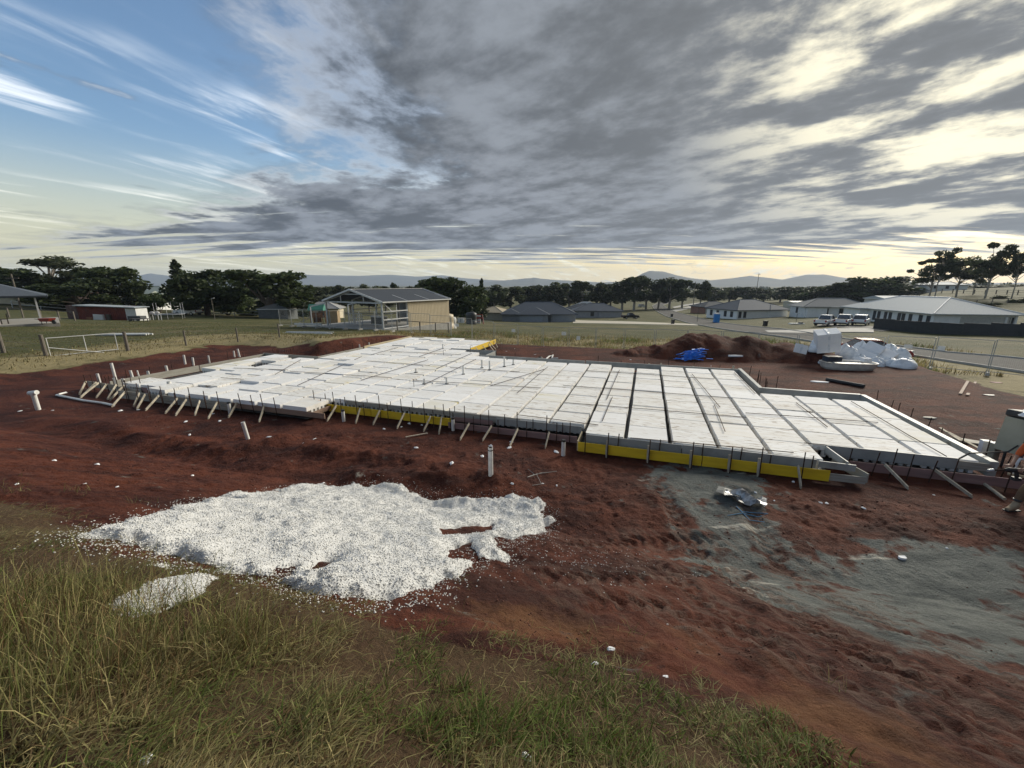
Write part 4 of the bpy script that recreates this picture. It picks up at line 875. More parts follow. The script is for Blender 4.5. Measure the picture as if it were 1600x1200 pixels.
for a in (-.2, .2): MB().box(-.42, -.38, a - .02, a + .02, -.05, .3).build('leg', FRM, tm)
# ---- the open steel shed
zs = -.62; ts = thing('steel_shed', 'half clad steel shed with a dark roof and an open front', 'shed', (-23.9, 52.6, zs), R_(-28.6))
GALV = mat('galvanised', (.46, .48, .50), (.38, .40, .42), 6, .45, metal=.35); BEIGE = mat('beige_cladding', (.55, .46, .31), (.50, .42, .28), 1.2, .55)
W_, L_, E_ = 10.0, 12.5, 3.3; AP = E_ + 1.3
for yy in (0, 4.15, 8.3, 12.5):
    q = MB()
    for xx in (.1, W_ - .1): q.bar((xx, yy, -.6), (xx, yy, E_ - .05), .2, .14, up=(0, 1, 0))
    q.bar((0, yy, E_), (W_ / 2, yy, AP), .14, .2); q.bar((W_, yy, E_), (W_ / 2, yy, AP), .14, .2)
    q.build('portal_frame', GALV, ts)
q = MB(); q.bar((.1, -.02, E_ - .1), (W_ - .1, -.02, E_ - .1), .1, .16)
for xx in (3.0, 7.0): q.bar((xx, -.02, E_ - .05), (xx, -.02, E_ + (xx if xx < 5 else W_ - xx) * .26 - .1), .1, .1, up=(0, 1, 0))
q.bar((3.7, -.02, AP - .42), (6.3, -.02, AP - .42), .08, .1); q.build('gable_frame', GALV, ts)
for zz in (.25, 1.25, 2.2, 3.2): MB().bar((W_, 0, zz), (W_, 4.15, zz), .08, .12).build('girt', TRIM, ts)
MB().bar((W_ - .02, .3, 3.1), (W_ - .02, 1.6, 2.1), .05, .08).build('wall_brace', TRIM, ts); MB().bar((W_ - .02, 2.3, 3.1), (W_ - .02, 2.2, .2), .05, .08).build('wall_post', TRIM, ts)
for zz in (1.0, 2.0, 3.0): MB().bar((0, 4, zz), (0, 12.4, zz), .08, .1).build('girt', GALV, ts)
def corr(m, p0, p1, up, n):
    for i in range(n):
        a = Vector(p0).lerp(Vector(p1), (i + .5) / n); m.bar(a, a + Vector(up), .07, .035, up=(1, 0, 0))
q = MB(); q.box(W_ - .02, W_ + .03, 4.2, 12.6, -.1, E_); wl = q.build('side_cladding', BEIGE, ts)
q = MB()
for i in range(28):
    yy = 4.3 + i * .3; q.box(W_ + .031, W_ + .05, yy, yy + .06, -.1, E_ - .02)
q.build('cladding_rib', BEIGE, wl)
MB().prism([(0, -.1), (W_ * .45, -.1), (W_ * .45, AP - .2), (0, E_)], 12.56, 12.6).build('back_cladding', mat('inner_grey', (.16, .17, .18), (.13, .14, .15), 3, .6), ts)
for s_, nm in ((0, 'a'), (1, 'b')):
    x0, x1 = (-.25, W_ / 2) if s_ == 0 else (W_ + .25, W_ / 2)
    z0 = E_ + .1 - .09; q = MB(); v = [(x0, -.25, z0), (x0, 12.75, z0), (x1, 12.75, AP + .13), (x1, -.25, AP + .13)]
    q.add(v + [(a, b, c - .05) for a, b, c in v], [(0, 1, 2, 3), (7, 6, 5, 4), (0, 3, 7, 4), (1, 5, 6, 2), (0, 4, 5, 1), (2, 6, 7, 3)]); rf = q.build('roof', RDARK, ts)
    q = MB(); q.bar((x0, -.28, z0), (x1, -.28, AP + .13), .06, .2); q.bar((x0, 12.78, z0), (x1, 12.78, AP + .13), .06, .2); q.build('barge_trim', TRIM, rf)
MB().bar((W_ / 2, -.3, AP + .17), (W_ / 2, 12.8, AP + .17), .3, .05).build('ridge_cap', TRIM, ts)
q = MB(); q.bar((W_ + .3, -.25, E_ + .0), (W_ + .3, 12.75, E_ + .0), .14, .12); q.build('gutter', TRIM, ts)
MB().box(-3.2, W_ + .3, -.4, 12.8, -1.2, .05).build('floor_slab', CONC, ts)
for yy in (0, 6): MB().bar((-3.1, yy, -.6), (-3.1, yy, 2.5), .12, .12, up=(0, 1, 0)).build('leanto_post', GALV, ts)
for yy in (0, 6): MB().bar((-3.1, yy, 2.5), (0, yy, 3.0), .1, .14).build('leanto_rafter', GALV, ts)
for xx, yy in ((4.2, 8.6), (6.0, 10.2)): MB().box(xx - .1, xx + .1, yy - .1, yy + .1, 0, 3.4).build('inner_post', FRM, ts)
Rs = Matrix.Translation((-23.9, 52.6, zs)) @ Matrix.Rotation(R_(-28.6), 4, 'Z')
def shp(x_, y_, z_=.05): return Rs @ Vector((x_, y_, z_))
# things kept in the shed
tk = thing('tool_rack', 'white and black equipment crate stored inside the open shed', 'crate', shp(4.0, 5.0), R_(-28)); MB().box(-1, 1, -.5, .5, .12, 1.0).build('box', FRM, tk); MB().box(-1.05, 1.05, -.52, .52, 1.0, 1.15).build('lid', TRIM, tk); MB().box(-.9, .9, -.4, .4, 0, .12).build('base', TRIM, tk)
tk = thing('steel_rack', 'grey steel rack standing at the open front of the shed', 'rack', shp(1.3, 3.4), R_(-28))
for k in range(7): MB().box(-1.3 + k * .42, -1.22 + k * .42, -.04, .04, 0, 1.5).build('upright', GALV, tk)
for zz in (.1, .8, 1.45): MB().box(-1.35, 1.35, -.06, -.041, zz, zz + .07).build('rail', GALV, tk)
for k, (xx, yy) in enumerate(((-2.2, -.9), (-2.0, -1.4))):
    a = shp(xx, yy, .05); o = MB().box(-1.9, 1.9, -.1, .1, 0, .22).build('steel_beam', TRIM, None, (a.x, a.y, Ts(a.x, a.y) + .3 * k), R_(-8)); tag(o, ('white steel beam lying beside the lean-to post', 'white steel beam resting on another at the lean-to')[k], 'beam')
tc = thing('cubby_house', 'timber play cubby with a green roof and slide', 'cubby house', (at(495, 480, 66).x, 66, Ts(-28, 66)), R_(10))
CUB = mat('cubby_timber', (.27, .12, .06), (.2, .09, .05), 3, .8)
for a in (-1, 1):
    for b in (-1, 1): MB().box(a * .9 - .05, a * .9 + .05, b * .8 - .05, b * .8 + .05, 0, 2.2).build('post', CUB, tc)
MB().box(-.95, .95, -.85, .85, 1.0, 1.1).build('floor', CUB, tc); MB().box(-.95, .95, -.86, -.82, 1.1, 1.7).build('wall_panel', CUB, tc); MB().box(-.95, .3, .82, .86, .1, 1.7).build('wall_panel', CUB, tc)
m = MB(); hip(m, 0, 0, 2.3, 2.1, 2.25, R_(38), True); m.build('roof', mat('cubby_green', (.05, .22, .16), (.04, .18, .13), 3, .6), tc)
MB().bar((-.95, 0, 1.1), (-3.0, 0, .1), .5, .06).build('slide', TRIM, tc); MB().box(1.4, 3.2, -.9, .9, 0, 2.0).build('side_room', mat('cubby_pale', (.35, .25, .14), (.28, .2, .11), 3, .8), tc)
# ---- tanks, container, other yard things
def tank(px, y, r, h, m, label):
    p = at(px, 480, y); z = Ts(p.x, y); t_ = thing('water_tank', label, 'water tank', (p.x, y, z))
    q = MB(); q.tube([(0, 0, -.5), (0, 0, h * .25), (0, 0, h * .26), (0, 0, h * .5), (0, 0, h * .51), (0, 0, h * .8), (0, 0, h * .92)], [r, r, r * .985, r * .985, r, r, r * .96], 24); q.build('body', m, t_, smooth=True)
    MB().tube([(0, 0, h * .921), (0, 0, h * .97), (0, 0, h)], [r * .95, r * .6, r * .2], 24).build('lid', m, t_, smooth=True); MB().tube([(r * .3, 0, h * .98), (r * .3, 0, h * 1.05)], .25, 10).build('inlet', FRM, t_)
tank(694, 61.5, 1.35, 2.2, BEIGE, 'round beige water tank against the end of the shed'); tank(703, 62.5, .9, 1.75, TRIM, 'small white tank beside the beige water tank')
tank(736, 84, 1.1, 2.5, FRM, 'dark round tank in the yard beyond the shed')
xr = P_(165, 61); zr = Ts(xr, 61); tr_ = thing('container_shed', 'rusty red shipping container shed with a white roof', 'container', (xr, 61, zr), R_(3))
REDC = mat('red_steel', (.20, .045, .03), (.14, .035, .026), 2, .75, c3=(.10, .07, .06), s3=1.5); MAR = mat('maroon_steel', (.10, .05, .045), (.16, .12, .11), 2.5, .8)
MB().box(-5.6, -3.9, -1.2, 1.2, -.4, 2.55).build('end_box', MAR, tr_)
q = MB(); q.box(-3.89, 3.9, -1.15, 1.2, -.4, 2.3)
for i in range(24): q.box(-3.8 + i * .32, -3.65 + i * .32, -1.19, -1.151, 0, 2.25)
q.build('corrugated_wall', REDC, tr_)
MB().box(3.91, 5.6, -1.2, 1.1, -.4, 2.0).build('white_panel', TRIM, tr_)
MB().prism([(-4.0, 2.45), (5.9, 2.12), (5.9, 2.2), (-4.0, 2.62)], -1.7, 1.4).build('roof', RPALE, tr_)
tr_.scale = (.86, .9, .88)
for px, w_, h_, m_, lb in ((156, 1.5, .9, TRIM, 'crumpled white sheet against the red container'), (171, .55, .9, DARKT, 'small brown ladder rack against the red container'), (142, .9, .45, CUB, 'brown crate against the red container')):
    p = at(px, 500, 58.9); o = MB().prism([(-w_ / 2, -.1), (w_ / 2, -.1), (w_ * .42, h_ * .9), (-w_ * .46, h_)], -.15, .15).build('leaning_sheet', m_, None, (p.x, 58.9, Ts(p.x, 58.9))); tag(o, lb, 'panel')
p = at(215, 500, 58); t_ = thing('garden_bench', 'dark low trailer at the end of the red container', 'trailer', (p.x, 58, Ts(p.x, 58))); MB().box(-.9, .9, -.5, .5, .3, .7).build('tray', FRM, t_)
for a in (-.55, .55): MB().tube([(a, -.56, .25), (a, -.44, .25)], .25, 12).build('wheel', FRM, t_)
p = at(218, 506, 54); t_ = thing('low_table', 'dark low table standing on the lawn', 'table', (p.x, 54, Ts(p.x, 54)), .2); MB().box(-1, 1, -.5, .5, .32, .4).build('tabletop', DARKT, t_)
for a in (-.8, .8):
    for b in (-.4, .4): MB().box(a - .04, a + .04, b - .04, b + .04, -.05, .32).build('leg', DARKT, t_)
# trampoline frame
p = at(266, 494, 68); t_ = thing('trampoline', 'netted trampoline with pale poles on the lawn', 'trampoline', (p.x, 68, Ts(p.x, 68)))
for k in range(6):
    a = k * math.pi / 3; MB().tube([(2 * math.cos(a), 2 * math.sin(a), 0), (2 * math.cos(a), 2 * math.sin(a), 2.6)], .03, 6).build('pole', TRIM, t_)
q = MB(); q.tube([(2 * math.cos(k * .2618), 2 * math.sin(k * .2618), .8) for k in range(25)], .04, 6, cap=False); q.build('ring', GALV, t_)
MB().tube([(0, 0, .78), (0, 0, .8)], 1.9, 24).build('mat', FRM, t_)
p = at(243, 496, 64); t_ = thing('yard_stand', 'grey stand with two white bundles on top beside the trampoline', 'stand', (p.x, 64, Ts(p.x, 64)), .1)
for a in (-.6, .6):
    for b in (-.3, .3): MB().box(a - .04, a + .04, b - .04, b + .04, -.1, .9).build('leg', GALV, t_)
MB().box(-.75, .75, -.4, .4, .9, .96).build('shelf', GALV, t_)
for a in (-.38, .38): MB().tube([(a - .3, 0, 1.12), (a - .15, 0, 1.14), (a + .15, 0, 1.14), (a + .3, 0, 1.12)], [.1, .17, .17, .1], 10).build('bundle', TRIM, t_, smooth=True)

# ================================================================== ROADS AND DRIVEWAYS
ASPH = mat('asphalt', (.085, .083, .078), (.068, .067, .063), 3, .95, .3, 60, spec=.2, c3=(.11, .106, .1), s3=.6)
def ribbon(name, A, B, m, dz_=.07, kerb=None, n=60, cat=None, label=None):
    a = [G(*p) for p in A]; b = [G(*p) for p in B]
    def res(pts, n):
        d_ = [0]
        for p, q in zip(pts[:-1], pts[1:]): d_.append(d_[-1] + (q - p).length)
        o = []
        for i in range(n):
            s_ = d_[-1] * i / (n - 1); j = max(k for k in range(len(d_)) if d_[k] <= s_ + 1e-9); j = min(j, len(pts) - 2)
            f = (s_ - d_[j]) / max(d_[j + 1] - d_[j], 1e-6); o.append(pts[j].lerp(pts[j + 1], f))
        return o
    a = res(a, n); b = res(b, n); q = MB(); k = 6
    for i in range(n):
        for j in range(k + 1):
            p = a[i].lerp(b[i], j / k); q.v.append((p.x, p.y, Ts(p.x, p.y) + dz_))
    for i in range(n - 1):
        for j in range(k):
            c = i * (k + 1) + j; q.f.append((c, c + 1, c + k + 2, c + k + 1))
    o = q.build(name, m); o['kind'] = 'structure'
    bpy.context.view_layer.update()
    # face upwards
    if o.data.polygons[0].normal.z < 0: o.data.flip_normals()
    so_ = o.modifiers.new('thickness', 'SOLIDIFY'); so_.thickness = .3; so_.offset = -1
    if kerb:
        for e, nm in ((a, 'kerb'), (b, 'kerb')):
            r = MB(); r.tube([(p.x, p.y, Ts(p.x, p.y) + dz_ + .03) for p in e], .11, 4); c = r.build(nm, kerb, o)
    return o
ribbon('road', [(1660, 568), (1500, 554), (1400, 541), (1300, 527), (1180, 511), (1100, 499), (1060, 489), (1043, 482), (1036, 477), (1050, 472)], [(1660, 592), (1500, 569), (1400, 554), (1300, 540), (1150, 518), (1080, 506), (1040, 494), (1024, 485), (1019, 478), (1030, 472.5)], ASPH, .06, CONC, 90)
ribbon('driveway', [(1365, 514), (1250, 516), (1195, 517)], [(1365, 520), (1250, 521), (1200, 520)], CONC, .09, None, 20)
ribbon('driveway', [(895, 500), (960, 502), (1090, 507)], [(895, 505), (960, 506), (1090, 509)], mat('pale_concrete', (.48, .44, .35), (.42, .385, .31), 2, .85), .08, None, 20)
ribbon('driveway', [(1048, 485), (1075, 479), (1108, 474)], [(1056, 487), (1080, 482), (1112, 476)], CONC, .1, None, 12)
ribbon('driveway', [(1050, 480), (1070, 476), (1100, 472)], [(1054, 481.5), (1075, 477.5), (1104, 473)], CONC, .1, None, 12)
ribbon('parking_pad', [(1285, 505), (1320, 508), (1400, 514)], [(1275, 509), (1310, 512), (1380, 518)], mat('dark_gravel', (.10, .095, .085), (.15, .14, .12), 4, .9), .05, None, 14)

# ================================================================== VEHICLES
TYRE = mat('tyre', (.018, .018, .018), rough=.85); RIM = mat('rim', (.42, .42, .43), rough=.35, metal=.6); LAMP = mat('tail_lamp', (.35, .02, .015), rough=.25); HEADL = mat('head_lamp', (.6, .6, .58), rough=.2); PLAS = mat('black_plastic', (.025, .025, .027), rough=.6)
def car(kind, label, x_, y_, rz, paint, group=None, name='parked_car', z=None):
    z = Ts(x_, y_) + .06 if z is None else z
    t_ = thing(name, label, 'utility' if kind == 'ute' else 'car', (x_, y_, z), rz, group); Wd = .93
    if kind == 'ute':
        low = [(-2.6, .45), (-2.62, 1.05), (-.75, 1.08), (-.7, 1.1), (1.1, 1.12), (2.35, 1.02), (2.6, .85), (2.62, .45), (2.1, .35), (-2.2, .38)]; cab = [(-.85, 1.08), (-.65, 1.72), (.45, 1.75), (1.2, 1.1)]; wx = (-1.65, 1.6)
    elif kind == 'suv':
        low = [(-2.25, .4), (-2.3, .95), (-2.2, 1.05), (1.0, 1.08), (2.05, .95), (2.28, .75), (2.28, .4), (1.9, .3), (-1.9, .32)]; cab = [(-2.15, 1.04), (-1.85, 1.62), (-1.4, 1.7), (.2, 1.7), (1.05, 1.07)]; wx = (-1.4, 1.42)
    else:
        low = [(-2.05, .35), (-2.1, .8), (-1.95, .95), (.8, .98), (1.85, .82), (2.1, .62), (2.1, .35), (1.7, .26), (-1.7, .28)]; cab = [(-1.9, .94), (-1.3, 1.42), (-.9, 1.48), (.0, 1.48), (.9, .96)]; wx = (-1.28, 1.3)
    # body with cut wheel arches: profile between
    b = MB(); b.prism(low, -Wd, Wd).build('body', paint, t_, bevel=.06)
    g = MB(); n = len(cab); y0 = Wd - .06; y1 = Wd - .2; zt_ = max(p[1] for p in cab)
    ins = [y0 if p[1] < 1.2 and p[1] < zt_ - .3 else y1 for p in cab]
    v = [(p[0], -i, p[1]) for p, i in zip(cab, ins)] + [(p[0], i, p[1]) for p, i in zip(cab, ins)]
    g.add(v, [tuple(range(n)), tuple(range(2 * n - 1, n - 1, -1))] + [(i + n, (i + 1) % n + n, (i + 1) % n, i) for i in range(n)]); cb_ = g.build('glasshouse', GLASS, t_)
    r = MB(); tops = [p for p in cab if p[1] > zt_ - .12]; xa, xb = min(p[0] for p in tops), max(p[0] for p in tops)
    r.box(xa - .02, xb + .04, -y1 - .02, y1 + .02, zt_ - .06, zt_ + .03)
    for sg in (-1, 1):
        r.bar((cab[0][0], sg * y0, cab[0][1]), (tops[0][0], sg * (y1 + .01), tops[0][1] - .02), .09, .05); r.bar((cab[-1][0], sg * y0, cab[-1][1]), (tops[-1][0], sg * (y1 + .01), tops[-1][1] - .02), .07, .05)
        mx_ = (xa + xb) / 2; r.bar((mx_, sg * (y0 + .01), cab[0][1]), (mx_, sg * (y1 + .02), zt_ - .03), .08, .04)
    r.build('roof', paint, t_)
    if kind == 'ute': MB().box(-2.5, -.9, -Wd + .08, Wd - .08, 1.07, 1.10).build('tray_cover', PLAS, t_)
    for xx in wx:
        for sg in (-1, 1):
            wh = MB().tube([(xx, sg * (Wd - .2), .36), (xx, sg * (Wd + .02), .36)], .36, 18).build('wheel', TYRE, t_); MB().tube([(xx, sg * (Wd + .021), .36), (xx, sg * (Wd + .035), .36)], .22, 12).build('rim', RIM, wh)
    bx_ = low[1][0]; fx2 = max(p[0] for p in low)
    for sg in (-1, 1):
        MB().box(bx_ - .03, bx_ + .08, sg * .78 - .1, sg * .78 + .1, .72, 1.0).build('tail_lamp', LAMP, t_); MB().box(fx2 - .14, fx2 + .0, sg * .7 - .18, sg * .7 + .18, .62, .8).build('headlight', HEADL, t_)
    MB().box(bx_ - .06, bx_ + .1, -.85, .85, .38, .58).build('rear_bumper', PLAS, t_); MB().box(fx2 - .2, fx2 + .05, -.85, .85, .32, .55).build('front_bumper', PLAS if kind != 'hatch' else paint, t_)
    return t_
WPAINT = mat('white_paint', (.76, .77, .78), (.72, .73, .74), 2, .25); BPAINT = mat('black_paint', (.02, .02, .022), rough=.25); RPAINT = mat('red_car_paint', (.27, .02, .018), (.22, .018, .016), 2, .22)
for px, py, kd, rz, lb in ((1290, 507, 'ute', 35, 'white utility parked beside the grey roofed house'), (1318, 508, 'ute', 40, 'white utility parked between the other two white vehicles'), (1344, 510, 'suv', 42, 'white wagon parked by the long white house')):
    p = at(px, py, 67.5); car(kd, lb, p.x, 67.5, R_(rz), WPAINT, z=Ts(p.x, 67.5) + .05)
p = at(985, 494, 128); car('ute', 'black utility with a white canopy outside the grey walled house', p.x, 128, R_(8), BPAINT)
p = at(1004, 475, 230); car('suv', 'far white car parked among the trees by the road', p.x, 230, R_(10), WPAINT)
p = at(1366, 556, 33.0); rc = car('hatch', 'red car parked on the road behind the wrapped foam', p.x, 33.0, R_(-22), RPAINT)
p = at(308, 498, 84); car('ute', 'white utility parked on the lawn behind the trampoline', p.x, 82, R_(170), WPAINT, z=Ts(p.x, 82))

# ================================================================== SITE FENCE
def fence_panel_meshes(Wp=2.36, Hh=2.1):
    f = MB()
    for xx in (0.02, Wp - .02): f.tube([(xx, 0, -.05), (xx, 0, Hh)], .021, 6)
    for zz in (.16, Hh - .02): f.tube([(.02, 0, zz), (Wp - .02, 0, zz)], .019, 6)
    w_ = MB()
    for i in range(1, 30): xx = i * Wp / 30; w_.box(xx - .0015, xx + .0015, -.0015, .0015, .16, Hh - .03)
    for i in range(1, 8): zz = .16 + i * .25; w_.box(.03, Wp - .03, -.0015, .0015, zz - .0015, zz + .0015)
    b = MB(); b.box(-.1, .1, -.3, .3, -.05, .12, ch=.03)
    return f.mesh('fence_frame'), w_.mesh('fence_wire'), b.mesh('fence_foot')
fm, wm, fb = fence_panel_meshes()
fl = [(-30, 52.5), (-13.4, 43.8), (6.0, 35.6), (20, 29.0), (26.9, 25.6), (30.5, 21.5), (34, 16.5)]
pts = []; acc = 0
for (x0, y0), (x1, y1) in zip(fl[:-1], fl[1:]):
    L = math.hypot(x1 - x0, y1 - y0); k = 0
    while acc + k * .05 < L: pts.append((x0 + (x1 - x0) * (acc + k * .05) / L, y0 + (y1 - y0) * (acc + k * .05) / L)); k += 1
seq = [pts[0]]
for p in pts:
    if math.hypot(p[0] - seq[-1][0], p[1] - seq[-1][1]) >= 2.4: seq.append(p)
GALF = mat('fence_steel', (.40, .41, .40), (.33, .34, .33), 5, .5)
panels = []
for kf, ((x0, y0), (x1, y1)) in enumerate(zip(seq[:-1], seq[1:])):
    z0, z1 = Ts(x0, y0), Ts(x1, y1); t_ = thing('wire_fence', f'temporary wire mesh fence length, number {kf + 1} counted from the open shed end', 'fence', (x0, y0, (z0 + z1) / 2 + .1), math.atan2(y1 - y0, x1 - x0), 'wire mesh fence lengths around the site')
    newobj('frame', fm, GALF, t_); newobj('wire_mesh', wm, GALF, t_); newobj('foot', fb, CONC, t_); panels.append(((x0, y0), (x1, y1), (z0 + z1) / 2 + .1))
SIGNB = mat('sign_white', (.72, .72, .70), (.66, .66, .64), 8, .5)
def fsign(px, zz, label, hh=.3, wd=.42):
    a, b, c = ray(px, 500); best = None
    for p0, p1, z in panels:
        for k in range(20):
            f = k / 20; xx = p0[0] + (p1[0] - p0[0]) * f; yy = p0[1] + (p1[1] - p0[1]) * f; e = abs(xx / yy - a / (b if b else 1))
            if best is None or e < best[0]: best = (e, xx, yy, z, math.atan2(p1[1] - p0[1], p1[0] - p0[0]))
    _, xx, yy, z, rz = best
    t_ = thing('fence_sign', label, 'sign', (xx + .04 * math.sin(rz), yy - .04 * math.cos(rz), z + zz), rz)
    MB().box(-wd / 2, wd / 2, -.006, .0, 0, hh).build('plate', SIGNB, t_)
    for a_ in (-1, 1): MB().box(a_ * wd * .42 - .012, a_ * wd * .42 + .012, -.009, .05, hh * .82, hh * .9).build('cable_tie', PLAS, t_)
fsign(714, 1.25, 'white sign on the fence near the shed end', .3, .4); fsign(803, 1.35, 'white sign on the fence beside the yellow rear board', .28, .36); fsign(881, 1.4, 'white sign on the fence beside the crooked sign', .3, .42); fsign(905, 1.0, 'small crooked white sign hanging low on the fence', .34, .34)
fsign(1234, 1.2, 'white sign on the fence beside the soil mound', .26, .44); fsign(1429, 1.35, 'white sign on the fence beside the red car', .24, .42); fsign(1484, 1.25, 'white sign on the fence in front of the black fence', .28, .34)
# ---- black privacy fence, each sheet a panel
tb = thing('privacy_fence', 'long black solid panel fence in front of the white house', 'fence', (0, 0, 0))
bl = [(55.5, 62.5), (58.5, 56), (61, 50), (63.5, 44), (66, 38), (68, 33)]; 
q0 = at(1365, 512, 62); BLF = mat('black_fence', (.012, .014, .016), (.02, .022, .025), 4, .6)
bl = [(q0.x, 62.0)]; 
for k in range(1, 13): bl.append((q0.x + k * 1.1, 62.0 - k * 2.1))
for i, ((x0, y0), (x1, y1)) in enumerate(zip(bl[:-1], bl[1:])):
    zb = min(Ts(x0, y0), Ts(x1, y1)); rz = math.atan2(y1 - y0, x1 - x0); Lp = math.hypot(x1 - x0, y1 - y0)
    o = MB().box(0, Lp - .06, -.02, .02, -.25, 1.65).build('fence_sheet', BLF, tb, (x0, y0, zb), rz); MB().box(-.05, .05, -.04, .04, -.4, 1.68).build('post', BLF, tb, (x0, y0, zb), rz)
# ---- old timber post fence with the farm gate
WOOD = mat('old_post', (.17, .15, .125), (.11, .095, .08), 6, .9, .4, 30, stretch=(4, 4, .5)); WIRE = mat('wire', (.25, .25, .24), rough=.5)
def gpost(px, pyb, h, r, lean=0.0):
    p = G(px, pyb); return p, h, r
tfz = thing('post_fence', 'old timber post and wire fence along the lawn', 'fence', (0, 0, 0))
row = [(-70, 546), (6, 551), (72, 556), (200, 548), (291, 540), (372, 534), (437, 527)]
gpp = [G(*p) for p in row]
for i, p in enumerate(gpp):
    r = .1 if i < 4 else .06; MB().tube([(0, 0, -.3), (0, 0, 1.25 if i < 4 else 1.1)], [r, r * .92], 9).build('post', WOOD, tfz, p)
for zz in (.35, .7, 1.02):
    for i, (a, b) in enumerate(zip(gpp[:-1], gpp[1:])):
        if i == 2: continue
        MB().tube([a + Vector((0, 0, zz)), a.lerp(b, .5) + Vector((0, 0, zz - .02)), b + Vector((0, 0, zz))], .006, 4).build('wire', WIRE, tfz)
a, b = gpp[2], gpp[3]; a2 = a.lerp(b, .04); b2 = a.lerp(b, .88); dg = (b2 - a2); rzg = math.atan2(dg.y, dg.x); Lg = math.hypot(dg.x, dg.y); a2.z = min(a.z, b.z) + .08
tg = thing('farm_gate', 'white tube farm gate hung between two timber posts', 'gate', a2, rzg)
for zz in (.05, 1.1): MB().tube([(0, 0, zz), (Lg, 0, zz + .02)], .025, 8).build('rail', TRIM, tg)
for xx in (0.03, Lg * .52, Lg - .03): MB().tube([(xx, 0, .05), (xx, 0, 1.12)], .022, 8).build('upright', TRIM, tg)
MB().tube([(.02, 0, .55), (Lg * .78, -.05, -.06)], .025, 8).build('diagonal_brace', TRIM, tg)
wi = MB()
for k in range(1, 8): wi.box(.03, Lg - .03, -.002, .002, .05 + k * .13, .054 + k * .13)
wi.build('wire_mesh', WIRE, tg)
# rail fence behind the container and dark rail fence at the shed
def railfence(ptsxy, h, label, m, rails=(.5, .95), pr_=.06, name='rail_fence'):
    t_ = thing(name, label, 'fence', (0, 0, 0)); P = [Vector((x_, y_, Ts(x_, y_))) for x_, y_ in ptsxy]
    for p in P: MB().box(-pr_, pr_, -pr_, pr_, -.4, h).build('post', m, t_, p)
    for zz in rails:
        for a, b in zip(P[:-1], P[1:]): MB().bar(a + Vector((0, -.04, zz * h)), b + Vector((0, -.04, zz * h)), .04, .08).build('rail', m, t_)
railfence([(at(620, 500, 46).x, 46), (at(655, 500, 47).x, 47.2), (at(680, 500, 49).x, 49), (at(700, 500, 51).x, 51)], 1.25, 'dark rail fence along the clad side of the shed', WOOD, (.97,))
railfence([(at(p, 480, 80).x, 80 + (p - 20) * .01) for p in (20, 60, 100, 140, 185)], 1.3, 'pale rail fence in front of the dark hedge', GALV, (.95, .5))
railfence([(at(p, 480, 84).x, 84) for p in (280, 320, 365, 410)], 1.2, 'grey rail fence behind the trampoline', GALV, (.95, .5))
railfence([(at(p, 480, 52).x, 52) for p in (10, 32, 60, 88, 112)], 1.2, 'weathered post fence between patio and container', WOOD, (.95,))
railfence([(at(p, 470, 150 - (p - 1500) * .2).x, 150 - (p - 1500) * .2) for p in range(1400, 1640, 17)], 1.4, 'post and wire fence climbing the grassy hill', WOOD, (.95, .5), .1)
railfence([(at(p, 480, 105).x, 105) for p in range(1500, 1640, 24)], 1.3, 'post fence across the slope behind the white house', WOOD, (.95,), .07)

# ================================================================== STREET FURNITURE
BLUE = mat('toilet_blue', (.02, .22, .58), (.02, .19, .5), 2, .45)
p = at(1119, 503, 97); t_ = thing('portable_toilet', 'bright blue portable toilet with a white roof beside the road', 'portable toilet', (p.x, 97, Ts(p.x, 97)), R_(-12))
MB().box(-.58, .58, -.58, .58, .1, 2.1).build('cabin', BLUE, t_, bevel=.04); MB().prism([(-.62, 2.1), (.62, 2.1), (.45, 2.32), (-.45, 2.32)], -.62, .62).build('roof', TRIM, t_); dd_ = MB().box(-.42, .42, -.62, -.581, .15, 2.0).build('door', BLUE, t_); MB().box(.28, .36, -.64, -.621, 1.0, 1.15).build('handle', PLAS, dd_); MB().box(-.62, .62, -.62, .62, -.1, .1).build('skid', PLAS, t_)
def bin_(px, py, y, label, rz=.2):
    p = at(px, py, y); t_ = thing('wheelie_bin', label, 'bin', (p.x, y, Ts(p.x, y) + .03), rz)
    MB().prism([(-.22, .06), (.22, .06), (.29, .95), (-.29, .95)], -.3, .3).build('body', PLAS, t_); MB().box(-.31, .31, -.36, .34, .951, 1.03).build('lid', PLAS, t_)
    for a in (-.2, .2): MB().tube([(a - .03, .3, .1), (a + .03, .3, .1)], .1, 10).build('wheel', TYRE, t_)
bin_(1195, 512, 75, 'black wheelie bin on the verge beside the road'); bin_(1051, 507, 92, 'black wheelie bin at the end of the pale driveway'); bin_(1050, 490, 130, 'dark wheelie bin by the curving driveways')
def pole(px, top, y, label, cross=False, r=.14, lean=0):
    p = at(px, top, y); z = Ts(p.x, y); t_ = thing('power_pole', label, 'pole', (p.x, y, z)); h = p.z - z
    MB().tube([(0, 0, -.5), (0, 0, h)], [r, r * .7], 8).build('shaft', WOOD, t_)
    if cross: MB().box(-1.2, 1.2, -.06, .06, h - .8, h - .66).build('crossarm', WOOD, t_); 
    else: MB().tube([(0, 0, h - .1), (.5, 0, h + .05)], .05, 6).build('arm', GALV, t_)
pole(1087, 440, 190, 'bare timber power pole at the bend of the road', True, .2); pole(17, 428, 75, 'power pole with a cross arm above the patio roof', True, .16); pole(1186, 427, 260, 'thin far pole rising over the blue grey roof', True, .2); pole(1092, 478, 100, 'slim street lamp post beside the blue toilet', False, .06); pole(1246, 490, 78, 'slim dark post on the verge opposite the utilities', False, .05); pole(330, 466, 70, 'short pale post on the lawn beside the dark trees', False, .06)
